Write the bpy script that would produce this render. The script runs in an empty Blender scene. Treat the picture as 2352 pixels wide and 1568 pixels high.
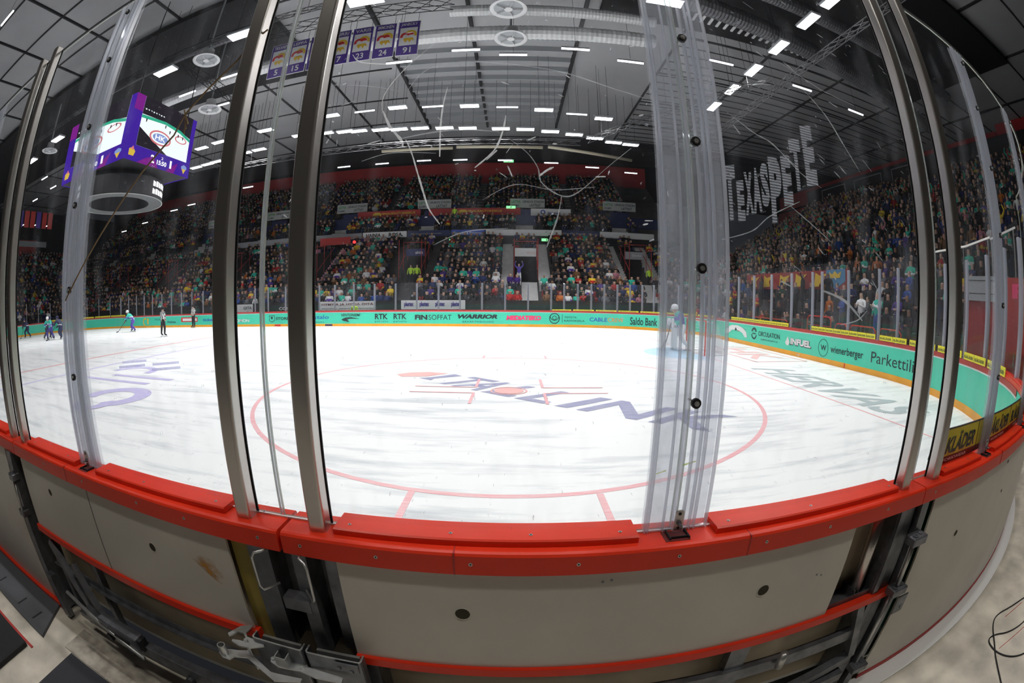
import bpy, math, random
import numpy as np
from mathutils import Vector, Matrix
C = bpy.context
scene = C.scene
COL = scene.collection
random.seed(7); rng = np.random.default_rng(11)
R = math.radians

# ------------------------------------------------------------------ camera
cam_d = bpy.data.cameras.new('camera'); cam = bpy.data.objects.new('camera', cam_d); COL.objects.link(cam)
cam_d.type = 'PANO'
cam_d.sensor_width = 36.0; cam_d.sensor_fit = 'HORIZONTAL'
cc = cam_d.cycles if hasattr(cam_d, 'cycles') and hasattr(cam_d.cycles, 'panorama_type') else cam_d
cc.panorama_type = 'FISHEYE_EQUISOLID'
cc.fisheye_lens = 1046.5 / 2352 * 36.0
cc.fisheye_fov = R(180)
cam_d.clip_start = 0.02; cam_d.clip_end = 300
_ro, _pi, _ya = R(-.437), R(-5.606), R(-.243)
def _rot():
    c, s = math.cos(_ro), math.sin(_ro); A = Matrix(((c, 0, s), (0, 1, 0), (-s, 0, c)))
    c, s = math.cos(_pi), math.sin(_pi); B = Matrix(((1, 0, 0), (0, c, -s), (0, s, c)))
    c, s = math.cos(_ya), math.sin(_ya); D = Matrix(((c, s, 0), (-s, c, 0), (0, 0, 1)))
    M = D @ B @ A
    r, f, u = M.col[0], M.col[1], M.col[2]
    return Matrix((( r[0], u[0], -f[0]), (r[1], u[1], -f[1]), (r[2], u[2], -f[2])))
cam.matrix_world = Matrix.Translation((0, 0, 1.90)) @ _rot().to_4x4()
scene.camera = cam

# ------------------------------------------------------------------ world, view, sampling
w = bpy.data.worlds.new('world'); scene.world = w; w.use_nodes = True
w.node_tree.nodes['Background'].inputs[0].default_value = (.05, .055, .065, 1)
w.node_tree.nodes['Background'].inputs[1].default_value = .25
scene.view_settings.view_transform = 'Standard'; scene.view_settings.look = 'None'
scene.view_settings.gamma = 1; scene.view_settings.use_curve_mapping = False
scene.view_settings.exposure = 0.0
cy = scene.cycles
cy.use_denoising = True
cy.max_bounces = 6; cy.diffuse_bounces = 3; cy.glossy_bounces = 2; cy.transmission_bounces = 4
cy.transparent_max_bounces = 28; cy.sample_clamp_indirect = 4; cy.sample_clamp_direct = 0
cy.caustics_reflective = False; cy.caustics_refractive = False
cy.use_light_tree = True

FLOOD_W = 216.0
# lamps: (x, y, z, length along X, length along Y, watts)   -- built into fixtures further down
FLOODS = [('end', 11.1, y, 13.0, .42, 1.25) for y in (9.96, 11.85, 14.45, 17.03, 19.55, 22.06)]
FLOODS += [('centre', x, y, 13.0, 1.35, .5) for x, y in ((-5.5, 13.3), (5.4, 13.2), (-11.1, 13.5), (-16.3, 14.05), (-28.8, 14.9), (-34.3, 15.4))]
FLOODS += [('far', x, y, 13.0, 1.12, .42) for x, y in ((-16.1, 24.6), (-14.4, 26.6), (-12.6, 26.9), (-11.2, 27.1), (-10.3, 27.3), (-8.8, 27.5),
            (-7.6, 27.7), (-6.2, 27.8), (-4.6, 28.0), (-3.1, 28.2), (-.95, 28.4), (.65, 28.5), (2.3, 28.8), (3.95, 29.2), (5.45, 29.7), (6.9, 30.3), (8.2, 30.5))]
FLOODS += [('far', x, y, 13.0, 1.12, .42) for x, y in ((-18.6, 27.9), (-20.0, 28.0), (-23.3, 28.5), (-24.4, 28.6), (-25.8, 28.7), (-29.5, 28.8), (-33.5, 28.8), (-37.5, 28.8))]
FLOODS += [('middle', x, y, 13.0, 1.1, .42) for x, y in ((-20.3, 24.75), (-22.2, 25.0), (-27.5, 25.0), (-32, 25.0))]
FLOODS += [('middle', x, y, 13.0, 1.05, .42) for x, y in ((-6.8, 24.1), (-2.64, 24.5), (1.65, 25.1), (5.37, 26.0), (-11.05, 24.1))]
FLOODS += [('near', x, 2.6, 13.0, 1.2, .42) for x in (-38, -31, -24, -18, -12, -6.5, -2, 2.5, 7)]
THINS = [(-.12, 18.43), (5.26, 18.42), (-5.4, 18.6), (9.32, 17.0), (14.3, 17.33), (18.8, 17.85), (-8.83, 24.1), (-4.75, 24.3), (-.48, 24.72), (3.64, 25.5),
         (-17, 16.9), (-16.3, 19.4), (-20.5, 17.3), (-13.7, 16.6), (-59.5, 27), (-59.5, 29), (-59.5, 31.2), (-38, 19), (-40.3, 21.5), (-46, 22.1), (-56.7, 46), (-49, 43.9), (-39.9, 40.9), (-36, 40), (-25.8, 37.4), (-18.2, 3.95),
         (-2.2, 17.9), (2.6, 17.7)]
THINS = [(x, y, 13.0) for x, y in THINS] + [(x, y, 14.0) for x, y in ((-15.6, 38.3), (-11.9, 38.4), (-8.0, 38.3), (-4.8, 38.5), (-.9, 38.8), (3.2, 39.4), (7.05, 40.3), (11.0, 41.3))]
# unseen fill lights added above the walkway to brighten the board backs
for (lx, ly, lz, e) in ((-3.2, -.8, 8.5, 110), (3.8, -.8, 8.5, 135)):
    ld = bpy.data.lights.new('walkway_fill', 'AREA'); ld.shape = 'RECTANGLE'; ld.size = 1.5; ld.size_y = .4; ld.energy = e; ld.color = (1, .95, .86)
    lo = bpy.data.objects.new('walkway_fill_light', ld); lo.location = (lx, ly, lz); COL.objects.link(lo)
    lo.rotation_euler = (0, 0, 0)

# ------------------------------------------------------------------ materials
def _bsdf(m): return m.node_tree.nodes['Principled BSDF']
def mat(name, col, rough=.6, metal=0, emit=0, spec=.5, noise=0, nscale=8, bump=0):
    m = bpy.data.materials.new(name); m.use_nodes = True; b = _bsdf(m); nt = m.node_tree
    b.inputs['Base Color'].default_value = (*col, 1); b.inputs['Roughness'].default_value = rough
    b.inputs['Metallic'].default_value = metal; b.inputs['Specular IOR Level'].default_value = spec
    if emit:
        b.inputs['Emission Color'].default_value = (*col, 1); b.inputs['Emission Strength'].default_value = emit
    if noise or bump:
        tc = nt.nodes.new('ShaderNodeTexCoord'); n = nt.nodes.new('ShaderNodeTexNoise'); n.inputs['Scale'].default_value = nscale; n.inputs['Detail'].default_value = 5
        nt.links.new(tc.outputs['Object'], n.inputs['Vector'])
        if noise:
            r = nt.nodes.new('ShaderNodeValToRGB'); r.color_ramp.elements[0].position = .3; r.color_ramp.elements[1].position = .7
            r.color_ramp.elements[0].color = (*[c * (1 - noise) for c in col], 1); r.color_ramp.elements[1].color = (*[min(1, c * (1 + noise * .5)) for c in col], 1)
            nt.links.new(n.outputs['Fac'], r.inputs['Fac']); nt.links.new(r.outputs['Color'], b.inputs['Base Color'])
        if bump:
            bp = nt.nodes.new('ShaderNodeBump'); bp.inputs['Strength'].default_value = bump; bp.inputs['Distance'].default_value = .01
            nt.links.new(n.outputs['Fac'], bp.inputs['Height']); nt.links.new(bp.outputs['Normal'], b.inputs['Normal'])
    return m
def clear_mat(name, tint=(1, 1, 1), white=.03, gloss=.04, wcol=(.9, .92, 1), specks=0.0, streak=0.0, rough=.05):
    """thin clear plastic: transparent + a little white scatter + mirror gloss, optional scuffs"""
    m = bpy.data.materials.new(name); m.use_nodes = True; nt = m.node_tree; nt.nodes.clear()
    out = nt.nodes.new('ShaderNodeOutputMaterial')
    tr = nt.nodes.new('ShaderNodeBsdfTransparent'); tr.inputs[0].default_value = (*tint, 1)
    df = nt.nodes.new('ShaderNodeBsdfDiffuse'); df.inputs[0].default_value = (*wcol, 1)
    tl = nt.nodes.new('ShaderNodeBsdfTranslucent'); tl.inputs[0].default_value = (*wcol, 1)
    mx = nt.nodes.new('ShaderNodeMixShader'); mx.inputs[0].default_value = .75
    nt.links.new(df.outputs[0], mx.inputs[1]); nt.links.new(tl.outputs[0], mx.inputs[2])
    m1 = nt.nodes.new('ShaderNodeMixShader'); m1.inputs[0].default_value = white
    nt.links.new(tr.outputs[0], m1.inputs[1]); nt.links.new(mx.outputs[0], m1.inputs[2])
    gl = nt.nodes.new('ShaderNodeBsdfGlossy'); gl.inputs['Roughness'].default_value = rough
    m2 = nt.nodes.new('ShaderNodeMixShader'); m2.inputs[0].default_value = gloss
    nt.links.new(m1.outputs[0], m2.inputs[1]); nt.links.new(gl.outputs[0], m2.inputs[2]); nt.links.new(m2.outputs[0], out.inputs[0])
    if specks or streak:
        tc = nt.nodes.new('ShaderNodeTexCoord')
        def chain(scale, stretch, lo, hi, amt, rot):
            mp = nt.nodes.new('ShaderNodeMapping'); mp.inputs['Scale'].default_value = stretch; mp.inputs['Rotation'].default_value = rot
            n = nt.nodes.new('ShaderNodeTexNoise'); n.inputs['Scale'].default_value = scale; n.inputs['Detail'].default_value = 3
            r = nt.nodes.new('ShaderNodeMapRange'); r.inputs['From Min'].default_value = lo; r.inputs['From Max'].default_value = hi
            r.inputs['To Min'].default_value = 0; r.inputs['To Max'].default_value = amt; r.clamp = True
            nt.links.new(tc.outputs['Object'], mp.inputs[0]); nt.links.new(mp.outputs[0], n.inputs['Vector']); nt.links.new(n.outputs['Fac'], r.inputs['Value'])
            return r.outputs[0]
        a = chain(1.0, (95, 3, 38), .70, .78, specks, (0, .5, 0))
        b = chain(1.0, (36, 3, 100), .715, .78, specks * .8, (0, -.25, 0))
        c = chain(1.0, (9, 2, 3.2), .5, .85, streak, (0, .3, 0))
        s1 = nt.nodes.new('ShaderNodeMath'); s1.operation = 'ADD'; nt.links.new(a, s1.inputs[0]); nt.links.new(b, s1.inputs[1])
        s2 = nt.nodes.new('ShaderNodeMath'); s2.operation = 'ADD'; nt.links.new(s1.outputs[0], s2.inputs[0]); nt.links.new(c, s2.inputs[1])
        s3 = nt.nodes.new('ShaderNodeMath'); s3.operation = 'ADD'; s3.use_clamp = True; s3.inputs[1].default_value = white; nt.links.new(s2.outputs[0], s3.inputs[0])
        nt.links.new(s3.outputs[0], m1.inputs[0])
    return m
def lamp_mat(name, s, col=(1, .98, 1)):
    m = bpy.data.materials.new(name); m.use_nodes = True; nt = m.node_tree; nt.nodes.clear()
    e = nt.nodes.new('ShaderNodeEmission'); e.inputs[0].default_value = (*col, 1); e.inputs[1].default_value = s
    o = nt.nodes.new('ShaderNodeOutputMaterial'); nt.links.new(e.outputs[0], o.inputs[0])
    m.cycles.emission_sampling = 'NONE'
    return m
def attr_mat(name, rough=.85):
    m = bpy.data.materials.new(name); m.use_nodes = True; nt = m.node_tree
    a = nt.nodes.new('ShaderNodeAttribute'); a.attribute_name = 'Col'
    nt.links.new(a.outputs['Color'], _bsdf(m).inputs['Base Color']); _bsdf(m).inputs['Roughness'].default_value = rough
    _bsdf(m).inputs['Specular IOR Level'].default_value = .2
    return m
M = {}
M['alu'] = mat('brushed_aluminium', (.60, .57, .54), .30, .9, noise=.04, nscale=3)
M['red'] = mat('red_plastic', (.76, .038, .012), .33, 0, spec=.35, noise=.06, nscale=5)
M['reddark'] = mat('deep_red_plastic', (.42, .03, .025), .45)
M['panel'] = mat('white_board_panel', (.60, .57, .51), .32, noise=.10, nscale=2.2)
M['ply'] = mat('beige_panel', (.52, .46, .34), .4, noise=.3, nscale=2.5)
M['yellowply'] = mat('yellow_edge_panel', (.36, .28, .06), .5, noise=.15, nscale=3)
M['steel'] = mat('galvanised_steel', (.20, .21, .23), .42, .75, noise=.35, nscale=14)
M['zinc'] = mat('zinc_plated_steel', (.55, .56, .55), .38, .8, noise=.15, nscale=20)
M['black'] = mat('black_rubber', (.012, .012, .014), .5)
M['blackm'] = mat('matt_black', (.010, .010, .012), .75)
M['white'] = mat('white_paint', (.82, .82, .82), .5)
M['mint'] = mat('mint_board', (.052, .60, .41), .3, noise=.05, nscale=1.0)
M['yellow'] = mat('yellow_kick_plate', (.82, .36, .012), .35, noise=.12, nscale=1.5)
M['ink'] = mat('black_print', (.012, .03, .032), .5)
M['blue'] = mat('blue_print', (.02, .08, .42), .5)
M['navy'] = mat('navy_print', (.01, .02, .10), .5)
M['pink'] = mat('pink_print', (.85, .04, .16), .5)
M['orange'] = mat('orange_print', (.85, .22, .02), .5)
M['gold'] = mat('gold_print', (.75, .48, .03), .5)
M['redp'] = mat('red_print', (.62, .02, .02), .5)
M['purple'] = mat('purple_print', (.075, .03, .28), .5)
M['yel'] = mat('yellow_print', (.82, .74, .03), .5)
M['grey'] = mat('grey_paint', (.35, .36, .38), .6)
M['concrete'] = mat('concrete', (.62, .57, .48), .8, noise=.35, nscale=3.5, bump=.3)
M['stand'] = mat('dark_concrete_steps', (.075, .07, .072), .85, noise=.3, nscale=1)
M['steps'] = mat('pale_concrete_steps', (.62, .61, .60), .85, noise=.15, nscale=2)
M['stepspink'] = mat('pink_steps', (.62, .30, .46), .8)
M['seat'] = mat('red_seat', (.30, .02, .02), .45)
M['redwall'] = mat('red_wall', (.42, .03, .03), .7, noise=.1, nscale=.6)
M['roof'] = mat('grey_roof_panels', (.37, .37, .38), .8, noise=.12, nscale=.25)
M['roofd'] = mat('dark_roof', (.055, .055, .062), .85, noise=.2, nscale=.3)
M['seam'] = mat('dark_roof_seam', (.02, .02, .022), .8)
M['duct'] = mat('white_duct', (.75, .75, .76), .5)
M['ductd'] = mat('dark_duct', (.12, .12, .13), .5, .3)
M['crowd'] = attr_mat('clothing')
M['lamp'] = lamp_mat('lit_flood_lamp', 14.0, (1, .97, 1))
M['tube'] = lamp_mat('lit_tube_lamp', 5.0, (.97, .95, 1))
M['exit'] = lamp_mat('lit_green_sign', 1.6, (.25, 1, .35))
M['redlamp'] = lamp_mat('lit_red_lamp', 3, (1, .03, .03))
M['pane'] = clear_mat('scuffed_clear_pane', (.98, .985, .985), .005, .024, specks=.75, streak=.05)
M['paneclean'] = clear_mat('clear_pane', (.98, .985, .985), .005, .024)
M['farpane'] = clear_mat('far_clear_pane', (.94, .95, .96), .045, .04, wcol=(.75, .8, .85))
M['edge'] = clear_mat('pane_edge', (.75, .82, .78), .55, .12, wcol=(.8, .8, .76))
M['acryl'] = clear_mat('clear_acrylic_strip', (.96, .965, .98), .09, .05, wcol=(.90, .91, .96), streak=.12, rough=.2)
M['acrylrib'] = clear_mat('clear_acrylic_rib', (.90, .91, .94), .30, .12, wcol=(.88, .89, .95), rough=.25)
M['scratch'] = clear_mat('scratch_scuff', (1, 1, 1), .62, .0, wcol=(1, 1, 1))
M['scratch2'] = clear_mat('faint_scuff', (1, 1, 1), .32, .0, wcol=(.95, .97, 1))
M['postfar'] = clear_mat('clear_far_post', (.7, .72, .78), .55, .08, wcol=(.82, .83, .9))
def ice_mat():
    m = bpy.data.materials.new('ice'); m.use_nodes = True; nt = m.node_tree; b = _bsdf(m)
    b.inputs['Roughness'].default_value = .34; b.inputs['Specular IOR Level'].default_value = .25
    tc = nt.nodes.new('ShaderNodeTexCoord'); mp = nt.nodes.new('ShaderNodeMapping'); mp.inputs['Scale'].default_value = (.35, 2.2, 1)
    n = nt.nodes.new('ShaderNodeTexNoise'); n.inputs['Scale'].default_value = 1.1; n.inputs['Detail'].default_value = 8; n.inputs['Roughness'].default_value = .68
    r = nt.nodes.new('ShaderNodeValToRGB'); r.color_ramp.elements[0].position = .28; r.color_ramp.elements[1].position = .50
    r.color_ramp.elements[0].color = (.52, .56, .60, 1); r.color_ramp.elements[1].color = (.90, .92, .935, 1)
    nt.links.new(tc.outputs['Object'], mp.inputs[0]); nt.links.new(mp.outputs[0], n.inputs['Vector']); nt.links.new(n.outputs['Fac'], r.inputs['Fac']); nt.links.new(r.outputs['Color'], b.inputs['Base Color'])
    return m
M['ice'] = ice_mat()
def icep(name, col, worn=.5):
    m = bpy.data.materials.new(name); m.use_nodes = True; nt = m.node_tree; b = _bsdf(m); b.inputs['Roughness'].default_value = .34
    tc = nt.nodes.new('ShaderNodeTexCoord'); mp = nt.nodes.new('ShaderNodeMapping'); mp.inputs['Rotation'].default_value = (0, 0, .8); mp.inputs['Scale'].default_value = (2, 22, 1)
    n = nt.nodes.new('ShaderNodeTexNoise'); n.inputs['Scale'].default_value = 1.5; n.inputs['Detail'].default_value = 6
    r = nt.nodes.new('ShaderNodeValToRGB'); r.color_ramp.elements[0].position = .35; r.color_ramp.elements[1].position = .72
    r.color_ramp.elements[0].color = (*col, 1); r.color_ramp.elements[1].color = (*[c + (.9 - c) * worn for c in col], 1)
    nt.links.new(tc.outputs['Object'], mp.inputs[0]); nt.links.new(mp.outputs[0], n.inputs['Vector']); nt.links.new(n.outputs['Fac'], r.inputs['Fac']); nt.links.new(r.outputs['Color'], b.inputs['Base Color'])
    return m
M['icered'] = icep('red_under_ice', (.85, .38, .42), .45); M['icedot'] = icep('red_spot_under_ice', (.88, .40, .38), .4)
M['iceblue'] = icep('blue_under_ice', (.62, .60, .86)); M['icenavy'] = icep('navy_under_ice', (.24, .25, .45), .4)
M['icegrey'] = icep('grey_under_ice', (.36, .44, .48), .5); M['icepurple'] = icep('purple_under_ice', (.50, .46, .80), .5)
M['crease'] = icep('pale_blue_under_ice', (.42, .68, .88), .5); M['icepink'] = icep('faint_red_under_ice', (.86, .42, .44), .6)

# ------------------------------------------------------------------ mesh helpers
class MB:
    def __init__(s): s.v = []; s.f = []; s.m = []
    def add(s, vs, fs, mi=0):
        b = len(s.v); s.v += [tuple(p) for p in vs]; s.f += [tuple(i + b for i in f) for f in fs]; s.m += [mi] * len(fs); return s
    def box(s, x0, x1, y0, y1, z0, z1, mi=0, bev=0):
        if bev:
            b = min(bev, (x1 - x0) / 2.01, (y1 - y0) / 2.01, (z1 - z0) / 2.01)
            P = []; 
            for (zz, i) in ((z0, b), (z0 + b, 0), (z1 - b, 0), (z1, b)):
                for (px, py) in ((x0 + b, y0 + i), (x1 - b, y0 + i), (x1 - i, y0 + b), (x1 - i, y1 - b), (x1 - b, y1 - i), (x0 + b, y1 - i), (x0 + i, y1 - b), (x0 + i, y0 + b)):
                    P.append((px, py, zz))
            F = [tuple(range(7, -1, -1)), tuple(range(24, 32))]
            for k in range(3):
                for j in range(8): F.append((k * 8 + j, k * 8 + (j + 1) % 8, k * 8 + 8 + (j + 1) % 8, k * 8 + 8 + j))
            return s.add(P, F, mi)
        return s.add([(x0, y0, z0), (x1, y0, z0), (x1, y1, z0), (x0, y1, z0), (x0, y0, z1), (x1, y0, z1), (x1, y1, z1), (x0, y1, z1)],
                     [(0, 3, 2, 1), (4, 5, 6, 7), (0, 1, 5, 4), (1, 2, 6, 5), (2, 3, 7, 6), (3, 0, 4, 7)], mi)
    def tube(s, pts, r, n=8, mi=0, cap=True, sq=1.0):
        pts = [Vector(p) for p in pts]; rs = r if isinstance(r, (list, tuple)) else [r] * len(pts)
        V = []; u = None
        for i, p in enumerate(pts):
            t = (pts[min(i + 1, len(pts) - 1)] - pts[max(i - 1, 0)]).normalized()
            if u is None: u = t.orthogonal().normalized()
            u = (u - t * u.dot(t)).normalized(); w_ = t.cross(u)
            for k in range(n):
                a = 2 * math.pi * k / n; V.append(p + (u * math.cos(a) + w_ * math.sin(a) * sq) * rs[i])
        F = [(i * n + k, i * n + (k + 1) % n, (i + 1) * n + (k + 1) % n, (i + 1) * n + k) for i in range(len(pts) - 1) for k in range(n)]
        if cap: F += [tuple(range(n - 1, -1, -1)), tuple(range((len(pts) - 1) * n, len(pts) * n))]
        return s.add(V, F, mi)
    def bar(s, a, b, wx, wy, mi=0):
        a, b = Vector(a), Vector(b); t = (b - a).normalized(); u = t.cross(Vector((0, 1, 0)))
        if u.length < .1: u = t.cross(Vector((0, 0, 1)))
        u.normalize(); w_ = t.cross(u)
        V = [p + u * i * wx / 2 + w_ * j * wy / 2 for p in (a, b) for i, j in ((-1, -1), (1, -1), (1, 1), (-1, 1))]
        return s.add(V, [(0, 3, 2, 1), (4, 5, 6, 7), (0, 1, 5, 4), (1, 2, 6, 5), (2, 3, 7, 6), (3, 0, 4, 7)], mi)
    def prism(s, poly, fn, d, mi=0):
        """poly: 2D outline; fn(u,v,w)->xyz ; extruded w 0..d"""
        n = len(poly); V = [fn(u, v, 0) for u, v in poly] + [fn(u, v, d) for u, v in poly]
        return s.add(V, [tuple(range(n - 1, -1, -1)), tuple(range(n, 2 * n))] + [(i, (i + 1) % n, n + (i + 1) % n, n + i) for i in range(n)], mi)
    def disc(s, c, r, axis='z', t=.01, n=20, mi=0, r2=None, a0=0, a1=2 * math.pi):
        ax = {'z': lambda u, v, w: (c[0] + u, c[1] + v, c[2] + w), 'y': lambda u, v, w: (c[0] + u, c[1] + w, c[2] + v), 'x': lambda u, v, w: (c[0] + w, c[1] + u, c[2] + v)}[axis]
        full = abs(a1 - a0 - 2 * math.pi) < 1e-6
        A = [a0 + (a1 - a0) * k / n for k in range(n if full else n + 1)]
        if r2 is None: return s.prism([(r * math.cos(a), r * math.sin(a)) for a in A], ax, t, mi)
        m_ = len(A); V = [ax(q * math.cos(a), q * math.sin(a), w_) for w_ in (0, t) for q in (r, r2) for a in A]; F = []
        for k in range(m_ if full else m_ - 1):
            j = (k + 1) % m_
            F += [(k, j, m_ + j, m_ + k), (2 * m_ + k, 3 * m_ + k, 3 * m_ + j, 2 * m_ + j), (k, 2 * m_ + k, 2 * m_ + j, j), (m_ + k, m_ + j, 3 * m_ + j, 3 * m_ + k)]
        return s.add(V, F, mi)
    def xf(s, fn): s.v = [tuple(fn(*p)) for p in s.v]; return s
    def build(s, name, mats, parent=None, smooth=False):
        me = bpy.data.meshes.new(name); me.from_pydata(s.v, [], s.f)
        mats = mats if isinstance(mats, (list, tuple)) else [mats]
        for q in mats: me.materials.append(M[q] if isinstance(q, str) else q)
        if len(mats) > 1: me.polygons.foreach_set('material_index', s.m)
        if smooth: me.polygons.foreach_set('use_smooth', [True] * len(me.polygons))
        o = bpy.data.objects.new(name, me); COL.objects.link(o)
        if parent:
            o.parent = parent; o.matrix_parent_inverse = Matrix.Identity(4)
            if parent.parent is None and parent.type == 'EMPTY' : o.location = -parent.location
            me.update()
        return o
def T(o, label, cat, group=None, kind=None):
    o['label'] = label; o['category'] = cat
    if group: o['group'] = group
    if kind: o['kind'] = kind
    return o
def S(o): o['kind'] = 'structure'; return o
def empty(name, loc, label, cat, group=None):
    o = bpy.data.objects.new(name, None); COL.objects.link(o); o.location = loc; o.empty_display_size = .1
    return T(o, label, cat, group)
def childof(o, p):
    """o was built in world coordinates; hang it under p without moving it"""
    o.parent = p; q = p; off = Vector((0, 0, 0))
    while q: off += q.location; q = q.parent
    o.location = -off; return o
def part(mb, name, mats, p, smooth=False, label=None):
    o = mb.build(name, mats, None, smooth)
    childof(o, p)
    if label: o['label'] = label
    return o

_tc = {}
def text2d(s, bold=0, shear=0, font_spacing=1.0):
    key = (s, bold, shear, font_spacing)
    if key in _tc: return _tc[key]
    cu = bpy.data.curves.new('t', 'FONT'); cu.body = s; cu.size = 1; cu.offset = bold; cu.shear = shear; cu.resolution_u = 3; cu.space_character = font_spacing
    ob = bpy.data.objects.new('t', cu); COL.objects.link(ob)
    dg = C.evaluated_depsgraph_get(); me = bpy.data.meshes.new_from_object(ob.evaluated_get(dg))
    v = np.array([tuple(p.co)[:2] for p in me.vertices]); f = [tuple(p.vertices) for p in me.polygons]
    bpy.data.objects.remove(ob); bpy.data.curves.remove(cu); bpy.data.meshes.remove(me)
    mn = v.min(0); mx = v.max(0); v = (v - mn) / (mx - mn)
    _tc[key] = (v, f); return _tc[key]
def put_text(mb, s, fn, u0, u1, v0, v1, mi=0, bold=0, shear=0, sp=1.0):
    v, f = text2d(s, bold, shear, sp)
    return mb.add([fn(u0 + (u1 - u0) * a, v0 + (v1 - v0) * b) for a, b in v], f, mi)

# ------------------------------------------------------------------ setting: floor, ice, roof
YN, YF, XR, XL, RC = 1.40, 28.9, 10.63, -43.5, 8.5     # rink inner faces
FLOORZ = -.25
S(MB().box(-12, 11.4, -6, 1.34, FLOORZ - .2, FLOORZ).box(1.5, 11.4, 1.34, 7.2, FLOORZ - .2, FLOORZ).build('floor', 'concrete'))

def ring_path(off=0, n=14, start=None):
    """counter-clockwise inner outline of the rink, offset outwards"""
    P = []
    for cx, cy_, r, a0 in ((XR - RC, YN + RC, RC, -90), (XR - 7.0, YF - 7.0, 7.0, 0), (XL + RC, YF - RC, RC, 90), (XL + RC, YN + RC, RC, 180)):
        for k in range(n + 1):
            a = R(a0 + 90 * k / n); P.append((cx + r * math.cos(a), cy_ + r * math.sin(a)))
    return P
ice = empty('ice_rink', (0, 0, 0), 'white scuffed ice sheet with painted lines filling the rink', 'ice')
mb = MB(); P = ring_path(.0); mb.add([(x, y, 0) for x, y in P] + [(x, y, -.1) for x, y in P], [tuple(range(len(P)))] + [(i, (i + 1) % len(P), len(P) + (i + 1) % len(P), len(P) + i) for i in range(len(P))])
mb.f = [tuple(reversed(f)) if i else f for i, f in enumerate(mb.f)]
part(mb, 'ice_sheet', 'ice', ice)
def icefn(z): return lambda u, v, w=0: (u, v, z + w)
DX, DY = -.095, 9.06
mb = MB().disc((DX, DY, .001), 5.065, t=.002, n=96, r2=4.985); part(mb, 'face_off_circle', 'icered', ice)
mb = MB().disc((DX, DY, .007), .30, t=.002, n=32).disc((DX, DY, .007), .38, t=.002, n=32, r2=.345); part(mb, 'face_off_spot', 'icedot', ice)
for xs, y0, y1 in ((-1.0, 3.43, 4.12), (.86, 3.38, 4.07), (-.95, 14.0, 14.6), (1.0, 14.0, 14.6)):
    part(MB().box(xs - .035, xs + .035, y0, y1, .001, .0042), 'hash_mark', 'icered', ice)
for sx, (xa, xb) in ((-1, (-.79, -2.1)), (1, (.61, 1.9))):
    for yy, yv in ((9.40, 10.35), (8.83, 7.9)):
        mb = MB(); a, b = sorted((xa, xb)); mb.box(a, b, yy - .03, yy + .03, .007, .009)
        mb.box(xa - .03, xa + .03, min(yy, yv), max(yy, yv), .0072, .0095); part(mb, 'face_off_mark', 'icered', ice)
part(MB().box(6.62, 6.68, 2.75, 27.6, .001, .003), 'goal_line', 'icered', ice)
part(MB().box(-13.66, -13.40, YN + .02, YF - .02, .001, .003), 'blue_line', 'iceblue', ice)
part(MB().box(-16.6, -16.3, YN + .02, YF - .02, .001, .003), 'centre_line', 'icepink', ice)
mb = MB(); mb.prism([(6.6 + 1.9 * math.cos(R(a)), 15.6 + 1.9 * math.sin(R(a))) for a in range(90, 271, 9)], icefn(.001), .002); part(mb, 'goal_crease', 'crease', ice)
# TALLINK lettering laid diagonally on the ice
def diag(o, u, v, z=.004): return lambda a, b, w=0: (o[0] + u[0] * a + v[0] * b, o[1] + u[1] * a + v[1] * b, z + w)
D1 = diag((-1.85, 9.95), (.7675, -.641), (.641, .7675))
mb = MB(); 
for s_, a0, a1 in (('T', -.05, .78), ('A', .62, 1.42), ('L', 1.55, 2.28), ('L', 2.42, 3.1), ('I', 3.35, 3.62), ('N', 3.8, 4.95), ('K', 5.15, 6.2)):
    put_text(mb, s_, (lambda f: lambda a, b: f(a + .28 * b, b))(D1), a0, a1, 0, 1.12, bold=.02)
part(mb, 'ice_lettering', 'icenavy', ice)
mb = MB(); mb.prism([(-1.35 + a, b) for a, b in ((0, 0), (.35, -.1), (.75, .35), (.8, 1.0), (.3, .8), (.05, .45))], D1, .002); part(mb, 'ice_emblem', 'icedot', ice)
mb = MB(); mb.prism([(-.55 + a, b) for a, b in ((0, .1), (.42, .1), (.3, .3), (.5, 1.0), (.2, 1.05), (.12, .35))], D1, .002); part(mb, 'ice_emblem', 'icenavy', ice)
D2 = lambda a, b, w=0: (6.95 + 1.35 * b, 11.9 - a, .004 + w)
mb = MB()
put_text(mb, 'HERVAS', lambda a, b: D2(a + .5 * b, b), 0, 5.9, 0, 1, bold=.02); part(mb, 'ice_lettering', 'icegrey', ice)
mb = MB()
for x0, x1, y0, y1 in ((7.9, 10.2, 13.1, 13.2), (7.9, 10.2, 17.6, 17.7), (7.9, 8.0, 13.1, 17.7), (10.1, 10.2, 13.1, 17.7)): mb.box(x0, x1, y0, y1, .004, .006)
put_text(mb, 'HK', lambda a, b: (8.3 + 1.4 * b, 17.2 - 3.5 * a, .005), 0, 1, 0, 1, bold=.02); part(mb, 'ice_lettering', 'icepink', ice)
mb = MB(); mb.disc((-8.6, 6.5, .004), 1.0, t=.002, n=40, r2=.55, a0=R(-60), a1=R(210)).disc((-8.5, 5.7, .0075), .55, t=.002, n=24, r2=.2, a0=R(180), a1=R(420))
for k in range(2): mb.box(-12.4 + k, -8.9 + k * .3, 7.9 + k * .7, 8.12 + k * .7, .004, .006)
mb.disc((-11.2, 9.3, .004), 1.0, t=.002, n=40, r2=.7, a0=R(0), a1=R(180)); part(mb, 'ice_emblem', 'icepurple', ice)
mb = MB()
for k in range(4): mb.bar((-13.2 + k * .9, 10.6 - (k % 2) * .9, .006), (-12.5 + k * .9, 11.3 - (k % 2) * .9, .006), .14, .002)
part(mb, 'painted_marks', 'iceblue', ice)
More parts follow.
